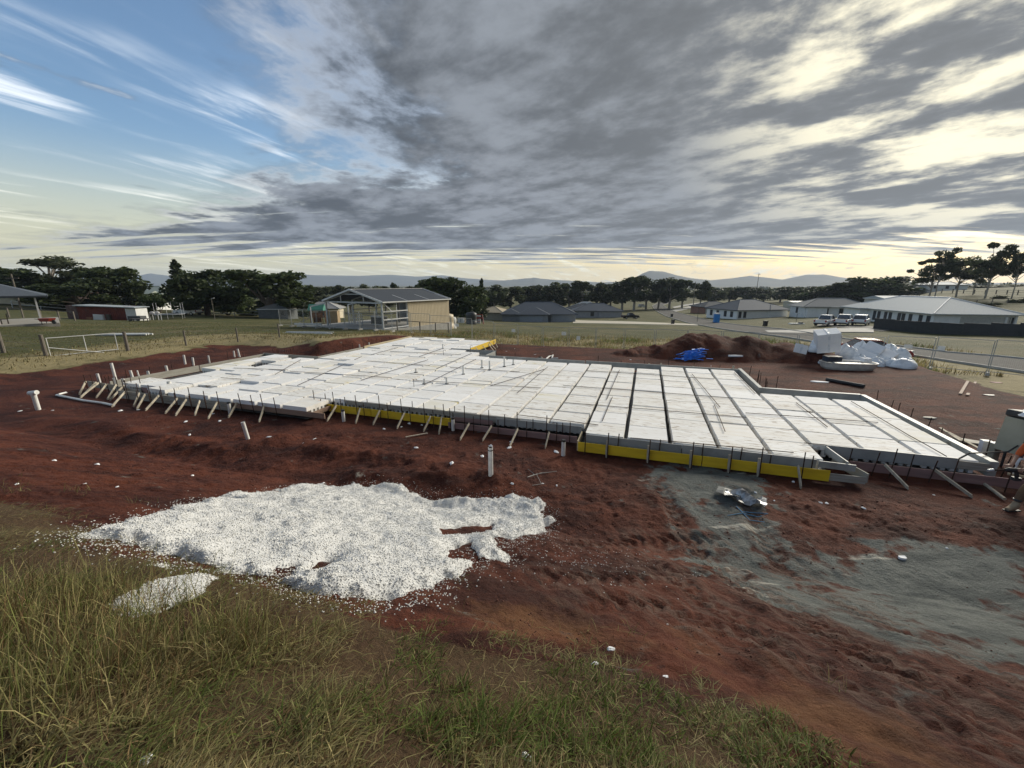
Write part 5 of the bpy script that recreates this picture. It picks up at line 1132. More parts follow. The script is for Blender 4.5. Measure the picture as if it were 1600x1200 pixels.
p = at(748, 497, 88); t_ = thing('red_swing', 'red metal play frame in the yard beyond the shed', 'swing', (p.x, 88, Ts(p.x, 88)), .2)
for a in (-1, 1):
    for b in (-1, 1): MB().tube([(a * 1.0, b * .7, 0), (a * .8, 0, 2.0)], .07, 6).build('leg', RED, t_)
MB().tube([(-.85, 0, 2.0), (.85, 0, 2.0)], .07, 6).build('top_bar', RED, t_); MB().box(-.3, .3, -.15, .15, .5, .6).build('seat', RED, t_); MB().box(-.9, .9, -.05, .05, 1.1, 1.5).build('panel', RED, t_)
for px, y, w_, h_, m_, lb in ((720, 90, 1.4, 1.0, TRIM, 'white box crate in the yard by the dark tank'), (746, 92, 1.3, 1.7, GALV, 'pale grey garden cupboard by the red play frame')):
    p = at(px, 495, y); t_ = thing('yard_box', lb, 'box', (p.x, y, Ts(p.x, y))); MB().box(-w_ / 2, w_ / 2, -.4, .4, -.05, h_).build('body', m_, t_); MB().box(-w_ / 2 - .04, w_ / 2 + .04, -.44, .44, h_ + .001, h_ + .06).build('lid', m_, t_); MB().box(-.05, .05, -.43, -.401, .2, h_ - .1).build('latch', PLAS, t_)

# ================================================================== SITE RUBBISH
FILM = mat('plastic_film', (.74, .77, .80), (.60, .64, .68), 3, .3, .8, 5, stretch=(1, 1, 2.5), lo=.4, hi=.62)
def blob(rx, ry, rz_, seed, n=18, amp=.22, flat=True):
    r = np.random.default_rng(seed); q = MB(); ph = r.uniform(0, 6.28, 9); k = n // 2 + 2
    V = []
    for i in range(k):
        th = math.pi * i / (k - 1)
        for j in range(n):
            a = 2 * math.pi * j / n
            dx, dy, dz_ = math.sin(th) * math.cos(a), math.sin(th) * math.sin(a), math.cos(th)
            s_ = 1 + amp * (math.sin(3 * a + ph[0] + 2 * th) * .4 + math.sin(5 * a - 3 * th + ph[1]) * .3 + math.sin(7 * th + ph[2] + a) * .25 + r.normal(0, .12))
            V.append((rx * dx * s_, ry * dy * s_, max(rz_ * dz_ * s_, -.02 if flat else -9)))
    Fc = [(i * n + j, i * n + (j + 1) % n, (i + 1) * n + (j + 1) % n, (i + 1) * n + j) for i in range(k - 1) for j in range(n)]
    q.add(V, [f[::-1] for f in Fc]); return q
def bag(px, py, y, rx, ry, rz_, seed, label):
    p = at(px, py, y); z = Ts(p.x, y); q = blob(rx, ry, rz_, seed); o = q.build('plastic_bag', FILM, None, (p.x, y, z), random.uniform(0, 3), smooth=False)
    s_ = o.modifiers.new('s', 'SUBSURF'); s_.levels = 1; s_.render_levels = 1; return tag(o, label, 'plastic bag')
yb = 23.6
bag(1412, 572, 23.0, .75, .55, .55, 1, 'bulging clear plastic bag of foam offcuts at the end of the row'); bag(1342, 570, 24.2, .55, .45, .55, 2, 'round clear bag of foam offcuts behind the white tub'); bag(1318, 560, 25.6, .65, .5, .95, 3, 'tall clear bag slumped beside the big wrapped block')
bag(1343, 560, 25.8, .75, .5, 1.4, 4, 'tall clear bag behind the leaning foam sheets'); bag(1385, 565, 25.2, .85, .55, 1.35, 5, 'large clear bag draped over the stacked foam sheets'); bag(1272, 568, 25.2, .55, .5, .75, 6, 'limp clear bag under the big wrapped block'); bag(1295, 572, 24.0, .6, .4, .4, 7, 'crumpled clear film in front of the big wrapped block')
bag(1362, 566, 25.4, .8, .6, 1.2, 8, 'bulging clear bag wedged between the leaning sheets'); bag(1402, 570, 24.4, .7, .5, .85, 9, 'bulging clear bag behind the end bag'); bag(1325, 568, 24.9, .6, .5, .8, 10, 'slumped clear bag beside the tilted block'); bag(1365, 577, 23.7, .55, .4, .5, 11, 'small knotted clear bag in front of the foam sheets'); bag(1388, 577, 23.5, .5, .4, .45, 12, 'small clear bag between tub and end bag')
def foam_block(px, py, y, sx, sy, sz, n, rot, zz, label):
    p = at(px, py, y); t_ = thing('foam_block', label, 'foam block', (p.x, y, Ts(p.x, y) + zz)); t_.rotation_euler = rot
    for k in range(n): MB().box(-sx / 2, sx / 2, -sy / 2, sy / 2, k * sz / n, (k + 1) * sz / n - .012).build('foam_sheet', CLEAN, t_)
    MB().box(-.06, .06, -sy / 2 - .006, sy / 2 + .006, -.006, sz + .006).build('strap', FILM, t_)
foam_block(1287, 568, 24.8, 1.15, 1.0, 1.2, 2, (R_(14), R_(-10), R_(-24)), .3, 'big wrapped block of white foam tilted on its edge')
foam_block(1352, 572, 24.6, 1.5, .9, .5, 2, (R_(25), R_(-32), R_(20)), .38, 'pair of foam sheets leaning across the bags'); foam_block(1374, 575, 24.2, 1.5, .8, .32, 3, (R_(22), R_(-22), R_(18)), .24, 'thin stack of foam sheets with a dark gap')
foam_block(1247, 566, 24.3, .7, .1, .55, 1, (R_(-12), R_(12), R_(-10)), .45, 'broken foam sheet standing on the soil mound')
# tub
p = at(1323, 577, 22.6); t_ = thing('plastic_tub', 'long white oval tub standing on the soil', 'tub', (p.x, 22.6, Ts(p.x, 22.6)), R_(-8)); q = MB(); rings = ((.86, .8, -.03), (.95, .92, .12), (1.0, 1.0, .34), (1.02, 1.04, .40), (.97, .95, .40), (.9, .86, .30)); n = 28
for sx_, sy_, zz in rings:
    for k in range(n):
        a = 2 * math.pi * k / n; c_, s_ = math.cos(a), math.sin(a); q.v.append((math.copysign(abs(c_) ** .6, c_) * 1.4 * sx_, math.copysign(abs(s_) ** .7, s_) * .62 * sy_, zz))
for i in range(len(rings) - 1):
    for k in range(n): q.f.append((i * n + k, i * n + (k + 1) % n, (i + 1) * n + (k + 1) % n, (i + 1) * n + k))
q.f.append(tuple((len(rings) - 1) * n + k for k in range(n))); q.build('basin', mat('tub_white', (.60, .58, .53), (.46, .43, .38), 2.5, .5), t_, smooth=False)
for xx in (-1.0, 1.0): MB().tube([(xx, -.5, .405), (xx, .5, .405)], .03, 6).build('rim_bar', TRIM, t_)
pc = Vector((p.x, 22.6, Ts(p.x, 22.6))); o = thing('tool_case', 'dark blue plastic case resting on the end of the tub', 'case', pc + Vector((-.95, 0, .43)), R_(-8)); MB().box(-.38, .38, -.25, .25, 0, .27).build('body', mat('dark_blue', (.03, .045, .07), rough=.5), o, bevel=.02); MB().box(-.39, .39, -.26, .26, .272, .3).build('lid', PLAS, o); MB().tube([(-.12, -.27, .2), (-.1, -.31, .2), (.1, -.31, .2), (.12, -.27, .2)], .015, 6).build('handle', PLAS, o)
for k, dx in enumerate((.82, 1.06)): o = MB().box(-.09, .09, -.15, .15, 0, .2, ch=.01).build('foam_offcut', CLEAN, None, pc + Vector((dx, -.05, .43)), .1 * k); tag(o, ('small white block on the tub beside another block', 'small white block at the very end of the tub')[k], 'foam block')
# blue netting heap
p = at(1083, 545, 25.1); z = Ts(p.x, 25.1)
BLM = mat('blue_plastic', (.015, .14, .66), (.03, .26, .85), 6, .4, orand=0)
q = MB()
for k in range(200):
    a = random.uniform(0, 6.28); r = abs(random.gauss(0, .3)); xx, yy = r * 1.7 * math.cos(a), r * .75 * math.sin(a); zz = max(.03, .3 * (1 - (r / .95) ** 2)) * random.uniform(.4, 1)
    b_ = random.uniform(-.6, .6); L = random.uniform(.15, .5); zf = Ts(p.x + xx, 25.1 + yy) - z
    q.bar((xx - L / 2 * math.cos(b_), yy - L / 2 * math.sin(b_), zf + zz), (xx + L / 2 * math.cos(b_), yy + L / 2 * math.sin(b_), zf + zz + random.uniform(-.05, .08)), .05, .02, up=(random.uniform(-.5, .5), random.uniform(-1, .2), 1))
o = q.build('blue_netting', BLM, None, (p.x, 25.1, z)); tag(o, 'tangled heap of bright blue plastic strips against the mound', 'plastic heap', kind='stuff')
# loose pipe and sheet
a = onground(1291, 595); b = onground(1350, 606); o = MB().tube([(0, 0, .08), (b - a) * .5 + Vector((0, 0, .08)), (b - a) + Vector((0, 0, .08))], .085, 14).build('black_pipe', PLAS, None, a); tag(o, 'black plastic pipe lying on the bare soil', 'pipe')
def sheet(px, py, w_, l_, label, m, rz=.0, name='foam_sheet_scrap', th=.03, tilt=0.0):
    p = onground(px, py); q = MB(); n = 9; r = random.Random(px)
    ring = [(math.cos(6.283 * k / n) * w_ / 2 * r.uniform(.65, 1.15), math.sin(6.283 * k / n) * l_ / 2 * r.uniform(.65, 1.15)) for k in range(n)]
    q.add([(x_, y_, x_ * tilt) for x_, y_ in ring] + [(x_ * .97, y_ * .97, th + x_ * tilt + r.uniform(0, .01)) for x_, y_ in ring], [tuple(range(n - 1, -1, -1)), tuple(range(n, 2 * n))] + [(k, (k + 1) % n, (k + 1) % n + n, k + n) for k in range(n)])
    o = q.build(name, m, None, (p.x, p.y, p.z - .003 + abs(tilt) * w_ * .4), rz); return tag(o, label, 'scrap')
sheet(1282, 597, .95, .35, 'torn white sheet beside the black pipe', CLEAN, -.3)
sheet(1505, 690, 1.2, .5, 'dirty pale sheet lying behind the small bay edge board', mat('dirty_sheet', (.5, .48, .42), (.3, .27, .22), 3, .8), -.4); sheet(1452, 652, .5, .25, 'crumpled pale wrapper on the soil behind the small bay', mat('dirty_sheet', (.5, .48, .42)), -.1); sheet(1150, 557, .95, .3, 'white offcut lying at the foot of the mound', CLEAN, -.05, th=.09); sheet(1410, 872, .17, .09, 'flat white foam chip on the gravel', CLEAN, .1, th=.03)
sheet(1546, 618, .5, .22, 'black and white wrapper lying on the far soil', PLAS, -.2); sheet(1555, 598, .6, .35, 'pinkish sheet lying by the site fence', mat('pink_sheet', (.45, .25, .22), (.35, .2, .18), 3, .8), -.2); pass
SC = [(82, 641), (31, 642), (188, 642), (216, 640), (296, 679), (333, 645), (343, 658), (291, 661), (492, 686), (475, 694), (422, 690), (627, 665), (659, 662), (753, 711), (767, 695), (799, 688), (796, 697), (880, 708), (869, 703), (600, 668), (640, 660), (836, 554), (862, 557), (804, 545), (784, 536), (791, 549), (776, 542), (850, 541), (948, 541), (985, 562), (1111, 572), (1350, 633), (1480, 583), (1496, 586), (1293, 783), (1282, 783), (1210, 781), (1460, 770), (1350, 792), (1480, 856), (83, 716), (150, 722), (183, 761), (130, 754), (24, 753), (870, 756), (848, 753), (800, 762), (706, 733), (650, 700), (226, 1190), (320, 1012), (955, 1003), (1040, 1052), (930, 1030), (825, 1175), (505, 757), (300, 742), (1240, 750), (1180, 771)]
SCM = [(lambda s_: blob(.075, .05, .05, s_, 8, .3).mesh('chip'))(s_) for s_ in range(6)]
for m_ in SCM: m_.materials.append(CLEAN)
for k, (px, py) in enumerate(SC):
    p = onground(px, py); o = newobj('foam_chip', SCM[k % 6], None, None, p, random.uniform(0, 6)); s_ = random.uniform(.7, 1.5) * (.35 if py > 1000 else .55 if py > 740 else .8); o.scale = (s_ * random.uniform(.8, 1.4), s_, s_ * random.uniform(.35, .8)); tag(o, 'white foam chip lying on the soil', 'foam chip', 'white foam chips scattered over the site')
# bent white downpipe on the soil
a = [onground(*p) for p in ((92, 618), (104, 615), (89, 619), (130, 627), (160, 631), (178, 635))]
o = MB().tube([(p - a[0]) + Vector((0, 0, .05)) for p in a[2:]] , .045, 8).add([], []).tube([(p - a[0]) + Vector((0, 0, .05)) for p in a[:2]], .045, 8).build('pvc_pipe_length', PVC, None, a[0]); tag(o, 'long bent white pipe lying on the bare soil', 'pipe')
# crushed metal sheet with blue cord
p = onground(1165, 785, .06); t_ = thing('metal_scrap', 'crumpled silver and black sheet on the gravel track', 'scrap', p, R_(-35)); q = MB(); nx_, ny_ = 9, 6; r = random.Random(5)
for j in range(ny_):
    for i in range(nx_): q.v.append((-.42 + .1 * i + r.uniform(-.02, .02), -.2 + .08 * j, .05 + .09 * math.sin(i * 1.1 + j) * math.sin(math.pi * i / 8) + r.uniform(0, .05)))
q.f = [(j * nx_ + i, j * nx_ + i + 1, (j + 1) * nx_ + i + 1, (j + 1) * nx_ + i) for j in range(ny_ - 1) for i in range(nx_ - 1)]
FOIL = mat('foil', (.5, .5, .5), (.1, .1, .1), 4, .3, .4, 10, metal=.6); o = q.build('foil_sheet', FOIL, t_); so_ = o.modifiers.new('t', 'SOLIDIFY'); so_.thickness = .006
q = MB(); r = random.Random(9)
for j in range(4):
    for i in range(5): q.v.append((-.6 + .14 * i, -.05 + .12 * j, .02 + r.uniform(0, .06)))
q.f = [(j * 5 + i, j * 5 + i + 1, (j + 1) * 5 + i + 1, (j + 1) * 5 + i) for j in range(3) for i in range(4)]; o = q.build('black_sheet', mat('grey_sheet', (.09, .10, .10), (.16, .17, .17), 3, .5), t_); so_ = o.modifiers.new('t', 'SOLIDIFY'); so_.thickness = .006
cp = [onground(*p, .015) for p in ((1137, 806), (1160, 803), (1185, 807), (1200, 803), (1160, 801), (1150, 793), (1172, 812), (1195, 816))]; o = MB().tube([c - cp[0] for c in cp], .008, 6).build('blue_cord', mat('blue_cord', (.08, .25, .42), rough=.6), None, cp[0]); tag(o, 'thin blue cord looped on the gravel track', 'cord')
cp = [onground(*p, .02) for p in ((825, 733), (835, 742), (824, 748), (846, 738), (870, 735), (838, 741), (846, 756), (832, 760))]; o = MB().tube([c - cp[0] for c in cp], .007, 5).build('wire_scrap', WIRE, None, cp[0]); tag(o, 'bent wire scrap lying on the red soil', 'wire')
a = onground(634, 683); b = onground(668, 676); o = MB().bar((0, 0, .04), b - a + Vector((0, 0, .04)), .05, .025).build('timber_offcut', STAKE, None, a); tag(o, 'pale timber offcut lying near the short yellow boards', 'offcut')
a = onground(1531, 755); b = onground(1570, 779); o = MB().tube([(0, 0, .12), b - a + Vector((0, 0, .05))], .035, 8).build('grey_stake', STAKE, None, a); tag(o, 'round grey stake lying against the long pink board', 'stake')
p = onground(844, 565); o = blob(.36, .28, .36, 21, 14, .18).build('boulder', mat('rock', (.24, .21, .18), (.16, .14, .12), 4, .9, .4, 12), None, p - Vector((0, 0, .03))); tag(o, 'grey boulder behind the back edge board', 'boulder')
cp = [onground(*p, .05) for p in ((853, 562), (858, 558), (864, 556), (862, 561), (872, 561))]; o = MB().tube([c - cp[0] for c in cp], .05, 8).build('white_offcuts', PVC, None, cp[0]); tag(o, 'cluster of white pipe fittings on the soil beside the boulder', 'pipe fitting')
for k, (px, py) in enumerate(((295, 662), (480, 650), (1300, 745), (395, 592))): pass
# heap of steel lengths on the lawn by the shed
p = G(492, 521); t_ = thing('steel_lengths', 'bundle of white steel lengths lying on the grass by the shed', 'steel lengths', p, R_(-6))
for k in range(7): MB().bar((-2.4 + random.uniform(-.6, .6), k * .13 - .4, .05 + .05 * (k % 2)), (1.2 + random.uniform(-1, 1.0), k * .15 - .45, .06 + .05 * (k % 2)), .07, .07).build('length', GALV if k % 2 else TRIM, t_)
p = G(190, 525); t_ = thing('pipe_bundle', 'bundle of white pipes lying on the lawn behind the gate', 'pipes', p, R_(4))
for k in range(5): MB().tube([(-1.6 + random.uniform(-.3, .3), k * .14, .1), (1.8 + random.uniform(-.4, .4), k * .14, .1)], .07, 8).build('pipe_length', PVC, t_)
p = G(1205, 503); t_ = thing('steel_skid', 'low white trailer drawbar lying on the verge near the utilities', 'skid', at(1245, 504, 76).xy.to_3d() + Vector((0, 0, Ts(at(1245, 504, 76).x, 76)))); MB().box(-1.3, 1.3, -.4, .4, .05, .25).build('deck', TRIM, t_); MB().box(.5, 1.0, -.3, .3, .251, .45).build('box', PLAS, t_)

# ================================================================== TREES
BARK = mat('bark', (.16, .13, .10), (.09, .07, .055), 5, .9, .4, 20, stretch=(3, 3, .6)); GUMB = mat('gum_bark', (.33, .30, .26), (.20, .17, .14), 4, .85, .2, 20, stretch=(3, 3, .6))
def leaves(cent, rad, n, size, c0, c1, seed, flat=1.0):
    r = np.random.default_rng(seed); k = r.integers(0, len(cent), n); cent = np.array(cent); rad = np.array(rad)
    d_ = r.normal(size=(n, 3)); d_ /= np.linalg.norm(d_, axis=1)[:, None]; rr = r.random(n) ** .38
    P = cent[k] + d_ * rad[k] * rr[:, None]
    a = r.normal(size=(n, 3)); a /= np.linalg.norm(a, axis=1)[:, None]; b = np.cross(a, r.normal(size=(n, 3))); b /= np.linalg.norm(b, axis=1)[:, None]
    s_ = size * r.uniform(.55, 1.3, n)[:, None]
    V = np.stack([P - a * s_, P + b * s_ * .55, P + a * s_, P - b * s_ * .55], 1).reshape(-1, 3)
    Fc = np.arange(n * 4).reshape(-1, 4); t = r.random(n)[:, None]; lob = r.random(len(cent))[k][:, None]
    c = (np.array(c0) * (1 - t) + np.array(c1) * t) * (.65 + .7 * lob)
    return V, Fc, np.repeat(c, 4, 0)
def tree_proto(kind, seed):
    r = random.Random(seed); H = 10.0; cent = []; rad = []; tr = MB(); bark = BARK
    if kind == 'dense':
        for k in range(26):
            a = r.uniform(0, 6.28); q = r.random() ** .5; z = r.uniform(.16, .84); e = math.sqrt(max(.05, 1 - ((z - .38) / .62) ** 2)); cent.append((math.cos(a) * q * 3.9 * e, math.sin(a) * q * 3.9 * e, z * H)); s_ = r.uniform(.8, 1.7); rad.append((s_ * 1.15, s_ * 1.15, s_ * .85))
        n, sz, c0, c1 = 4200, .34, (.03, .045, .017), (.075, .10, .035)
        tr.tube([(0, 0, -.5), (0, 0, 2.5), (.2, .1, 5)], [.45, .35, .2], 8)
        for k in range(6): tr.tube([(0, 0, 2.2), tuple(Vector(cent[k]) * .9)], [.2, .06], 6)
    elif kind == 'gum':
        bark = GUMB
        for k in range(19):
            a = r.uniform(0, 6.28); q = r.uniform(.1, 1); z = r.uniform(.42, .95); e = 1 - abs(z - .68) * 1.1; cent.append((math.cos(a) * q * 3.6 * e, math.sin(a) * q * 3.6 * e, z * H)); s_ = r.uniform(.45, 1.15); rad.append((s_ * 1.25, s_ * 1.25, s_ * .8))
        n, sz, c0, c1 = 3800, .24, (.035, .045, .022), (.09, .105, .05)
        tr.tube([(0, 0, -.5), (.15, 0, 3), (-.1, .1, 6), (.1, 0, 8.2)], [.17, .13, .09, .04], 8)
        for k in range(19): zz = cent[k][2] * .62; tr.tube([(0, 0, zz), ((cent[k][0]) * .5, cent[k][1] * .5, cent[k][2] * .82), cent[k]], [.07, .045, .02], 5)
    elif kind == 'pine':
        for k in range(26):
            z = .12 + .86 * k / 25; w_ = (1 - z) * 1.9 + .35; a = k * 2.4; cent.append((math.cos(a) * w_ * .5, math.sin(a) * w_ * .5, z * H)); rad.append((w_ * .7, w_ * .7, .5))
        n, sz, c0, c1 = 2400, .25, (.028, .042, .018), (.066, .088, .036)
        tr.tube([(0, 0, -.5), (0, 0, 9.8)], [.28, .04], 7)
        for k in range(26): tr.tube([(0, 0, cent[k][2] - .3), cent[k]], [.05, .02], 4)
    elif kind == 'belt':
        bark = GUMB
        for k in range(16):
            a = r.uniform(0, 6.28); q = r.random() ** .5; z = r.uniform(.3, .9); e = 1 - abs(z - .55) * .9; cent.append((math.cos(a) * q * 2.7 * e, math.sin(a) * q * 2.7 * e, z * H)); s_ = r.uniform(.8, 1.4); rad.append((s_, s_, s_))
        n, sz, c0, c1 = 2600, .36, (.033, .045, .021), (.082, .098, .045)
        tr.tube([(0, 0, -.5), (.1, 0, 4), (0, .1, 7)], [.26, .18, .08], 7)
        for k in range(7): tr.tube([(0, 0, cent[k][2] * .55), cent[k]], [.1, .03], 5)
    else:
        for k in range(14):
            a = r.uniform(0, 6.28); q = r.random() ** .5; z = r.uniform(.1, .8); cent.append((math.cos(a) * q * 4.2, math.sin(a) * q * 4.2, z * H)); rad.append((2.2, 2.2, 1.6))
        n, sz, c0, c1 = 2600, .5, (.032, .05, .017), (.078, .11, .035)
        for k in range(5): tr.tube([(0, 0, -.3), tuple(Vector(cent[k]) * .8)], [.2, .05], 5)
    V, Fc, c = leaves(cent, rad, n, sz, c0, c1, seed)
    w_ = np.percentile(np.abs(V[:, 0]), 98) * 2; h_ = V[:, 2].max()
    cm = npmesh('crown', V, Fc, c); cm.materials.append(LEAFM); tm_ = tr.mesh('trunk'); tm_.materials.append(bark)
    return cm, tm_, w_, h_
PROTO = {k: [tree_proto(k, 100 + 7 * i + len(k) * 31) for i in range(nn)] for k, nn in (('dense', 3), ('gum', 4), ('pine', 2), ('belt', 4), ('bush', 2))}
NM = {'dense': 'evergreen_tree', 'gum': 'gum_tree', 'pine': 'pine_tree', 'belt': 'gum_tree', 'bush': 'garden_shrub'}
tcount = 0
def tree(px, top, wpx, y, kind, label, group=None, base=None):
    global tcount
    p = at(px, top, y); z = Ts(p.x, y) if base is None else base; h = max(p.z - z, 1.0); wd = wpx / F * y * 1.02
    cm, tm_, w0, h0 = PROTO[kind][tcount % len(PROTO[kind])]; tcount += 1
    t_ = thing(NM[kind], label, 'shrub' if kind == 'bush' else 'tree', (p.x, y, z), (tcount * 2.4) % 6.28, group); t_.scale = (wd / w0, wd / w0, h / h0)
    newobj('trunk', tm_, None, t_); newobj('crown', cm, None, t_)
tree(70, 397, 92, 96, 'gum', 'spreading open gum tree rising behind the patio roof'); tree(12, 417, 80, 110, 'dense', 'dark leafy tree behind the power pole'); tree(45, 424, 100, 92, 'dense', 'dense dark tree under the spreading gum tree'); tree(112, 432, 95, 84, 'dense', 'low dense tree behind the pale rail fence'); tree(168, 415, 92, 92, 'dense', 'round dark tree above the pink roofed house')
tree(272, 404, 34, 100, 'pine', 'tall narrow pine beside the big evergreen'); tree(312, 418, 82, 84, 'dense', 'big dark evergreen beside the narrow pine'); tree(412, 420, 122, 84, 'dense', 'broad domed evergreen behind the garden shed'); tree(365, 437, 60, 98, 'dense', 'dark tree between the two big evergreens'); tree(350, 452, 50, 88, 'bush', 'dark shrub under the big evergreen')
for px, t, w_, lb in ((82, 463, 40, 'hedge shrub beside the rail fence and pale post'), (112, 462, 42, 'hedge shrub behind the red container end'), (142, 465, 36, 'hedge shrub below the pink roofed house')): tree(px, t, w_, 86, 'bush', lb)
tree(243, 456, 34, 86, 'bush', 'round dark shrub in front of the green roofed house'); tree(225, 447, 50, 135, 'dense', 'reddish dark tree behind the green roofed house'); tree(172, 474, 22, 80, 'bush', 'small shrub behind the container roof'); tree(395, 484, 30, 92, 'bush', 'bright shrub beside the garden shed'); tree(462, 484, 36, 92, 'bush', 'dull shrub between the garden shed and the steel shed'); tree(386, 488, 22, 90, 'bush', 'low green shrub beyond the grey rail fence')
tree(690, 431, 80, 100, 'dense', 'large dark tree behind the clad end of the shed'); tree(722, 436, 70, 98, 'dense', 'dark tree overhanging the dark water tank'); tree(752, 434, 17, 105, 'pine', 'slim dark conifer beside the dark tree'); tree(668, 441, 50, 110, 'dense', 'lower dark tree behind the shed roof')
BG = 'trees of the distant belt'
mid = [(470, 446, 40, 150), (497, 447, 36, 160), (520, 445, 34, 170), (545, 447, 36, 165), (574, 443, 32, 180), (600, 446, 36, 175), (617, 441, 14, 160), (640, 446, 34, 175), (772, 444, 44, 180), (798, 447, 40, 190), (822, 446, 36, 200), (845, 444, 38, 200), (868, 440, 40, 195), (890, 442, 36, 205), (912, 438, 36, 200), (934, 440, 40, 205), (956, 443, 34, 210), (975, 434, 38, 200), (994, 430, 42, 195), (1013, 436, 36, 205), (1032, 438, 36, 210), (1050, 433, 40, 205), (1070, 436, 36, 210), (1098, 437, 26, 215), (1120, 448, 34, 260), (1142, 449, 32, 280), (1166, 448, 36, 270), (1196, 450, 34, 280), (1222, 450, 34, 290), (1240, 447, 40, 260)]
for px, t, w_, y in mid: tree(px, t, w_, y, 'belt', 'grey green gum tree standing in the distant belt', BG)
for px, t, w_, y, lb in ((1275, 447, 60, 215, 'dark rounded tree beyond the cream shed'), (1330, 440, 80, 200, 'dark rounded tree beyond the mid grey roof'), (1375, 431, 90, 195, 'large dark rounded tree mass on the ridge'), (1415, 440, 60, 200, 'dark tree beside the tall gum trees'), (1300, 444, 60, 210, 'low dark tree on the ridge beyond the cream shed')): tree(px, t, w_, y, 'dense', lb)
for px, t, w_, y, lb in ((1480, 385, 36, 128, 'tallest gum tree of the trio above the white house'), (1466, 402, 52, 130, 'broad gum tree of the trio above the white house'), (1510, 401, 46, 132, 'leaning gum tree of the trio above the white house'), (1563, 377, 44, 122, 'solitary gum tree on the grassy hill'), (1603, 388, 34, 118, 'thin gum tree at the edge of the grassy hill'), (1533, 412, 30, 140, 'small gum tree between the trio and the solitary gum')): tree(px, t, w_, y, 'gum', lb)
for px, t, w_, y in ((1440, 445, 44, 210), (1545, 446, 50, 210), (1590, 444, 50, 210), (1500, 447, 50, 220)): tree(px, t, w_, y, 'bush', 'low scrub bush along the hill crest', 'scrub along the hill crest')
for px, t, w_, y in ((1595, 470, 26, 105), (1545, 474, 22, 100), (1560, 466, 20, 120), (1420, 466, 16, 118)): tree(px, t, w_, y, 'bush', 'small shrub on the slope behind the white house', 'shrubs on the hill slope')
# far woodland: one mass nobody could count
cen = []; rd = []
for k in range(900):
    y_ = 340 * (1500 / 340) ** random.random(); x_ = y_ * random.uniform(-1.5, 1.6); h = random.uniform(5, 11)
    if Ts(x_, y_) > 1: continue
    cen.append((x_, y_, Ts(x_, y_) + h * .45)); rd.append((h * .7, h * .7, h * .5))
V, Fc, c = leaves(cen, rd, 60000, 1.5, (.03, .042, .02), (.062, .075, .038), 77)
tag(newobj('distant_woodland', npmesh('distant_woodland', V, Fc, c), LEAFM), 'far scattered woodland merging on the valley floor', 'woodland', kind='stuff')

# ================================================================== HILLS
HILLM = mat('hill_forest', (.045, .055, .045), (.075, .078, .055), .004, .95, stretch=(1, 1, 3))
def ridge(pts, D, name, seed, depth=900.):
    n = 160; pxs = np.linspace(pts[0][0], pts[-1][0], n); pys = np.interp(pxs, [p[0] for p in pts], [p[1] for p in pts]); r = np.random.default_rng(seed)
    rows = [(-1.0, 0.0), (-.62, .28), (-.3, .66), (-.12, .88), (0, 1.0), (.25, .8), (.7, .3), (1.1, 0)]
    V = []
    for fy, fz in rows:
        for i in range(n):
            p = at(pxs[i], pys[i] + .5 * (vn(i * .35, seed) - .5), D); h = p.z + 14
            nz = 1 + .35 * (fbm(np.array(i * .12), np.array(fy * 3 + 5), seed, 3) - .5) * (1 if fz < 1 else 0)
            V.append((p.x * (1 + fy * depth / D), D + fy * depth + 120 * (fbm(np.array(i * .08), np.array(fy), seed + 3, 2) - .5), -14 + h * fz * nz))
    Fc = [(j * n + i, j * n + i + 1, (j + 1) * n + i + 1, (j + 1) * n + i) for j in range(len(rows) - 1) for i in range(n - 1)]
    q = MB(); q.add(V, Fc); o = q.build(name, HILLM, smooth=True); o['kind'] = 'structure'; return o
ridge([(-160, 442), (-40, 437), (60, 439), (105, 434), (130, 428), (150, 433), (200, 434), (232, 427), (262, 431), (330, 429), (400, 431), (440, 427), (500, 430), (560, 431), (610, 429), (650, 432), (690, 430), (720, 434), (760, 437), (830, 440), (900, 443)], 6300, 'hills', 3, 1000)
ridge([(720, 444), (760, 441), (800, 437), (835, 434), (862, 437), (900, 439), (940, 441), (975, 440), (1010, 443)], 4700, 'hills', 5, 800)
ridge([(900, 444), (960, 441), (985, 437), (1000, 428), (1014, 423), (1036, 424), (1056, 430), (1080, 435), (1110, 438), (1140, 435), (1172, 431), (1195, 434), (1218, 437), (1240, 433), (1258, 429), (1292, 429), (1318, 433), (1350, 437), (1400, 440), (1500, 443), (1640, 441), (1800, 444)], 3400, 'hills', 7, 700)
# ---- the air
hzb = MB().box(-13000, 13000, -400, 7600, -16, 240).build('haze', None); hzb['kind'] = 'stuff'; hzb['label'] = 'pale blue evening haze over the valley'; hzb['category'] = 'haze'
hm = bpy.data.materials.new('haze'); hm.use_nodes = True; t = NT(hm.node_tree); pv_ = t.new('ShaderNodeVolumePrincipled'); pv_.inputs['Color'].default_value = (.62, .74, .95, 1); pv_.inputs['Density'].default_value = 0.00011; pv_.inputs['Anisotropy'].default_value = .2
o_ = t.new('ShaderNodeOutputMaterial'); t.l.new(pv_.outputs[0], o_.inputs['Volume']); hzb.data.materials.clear(); hzb.data.materials.append(hm)

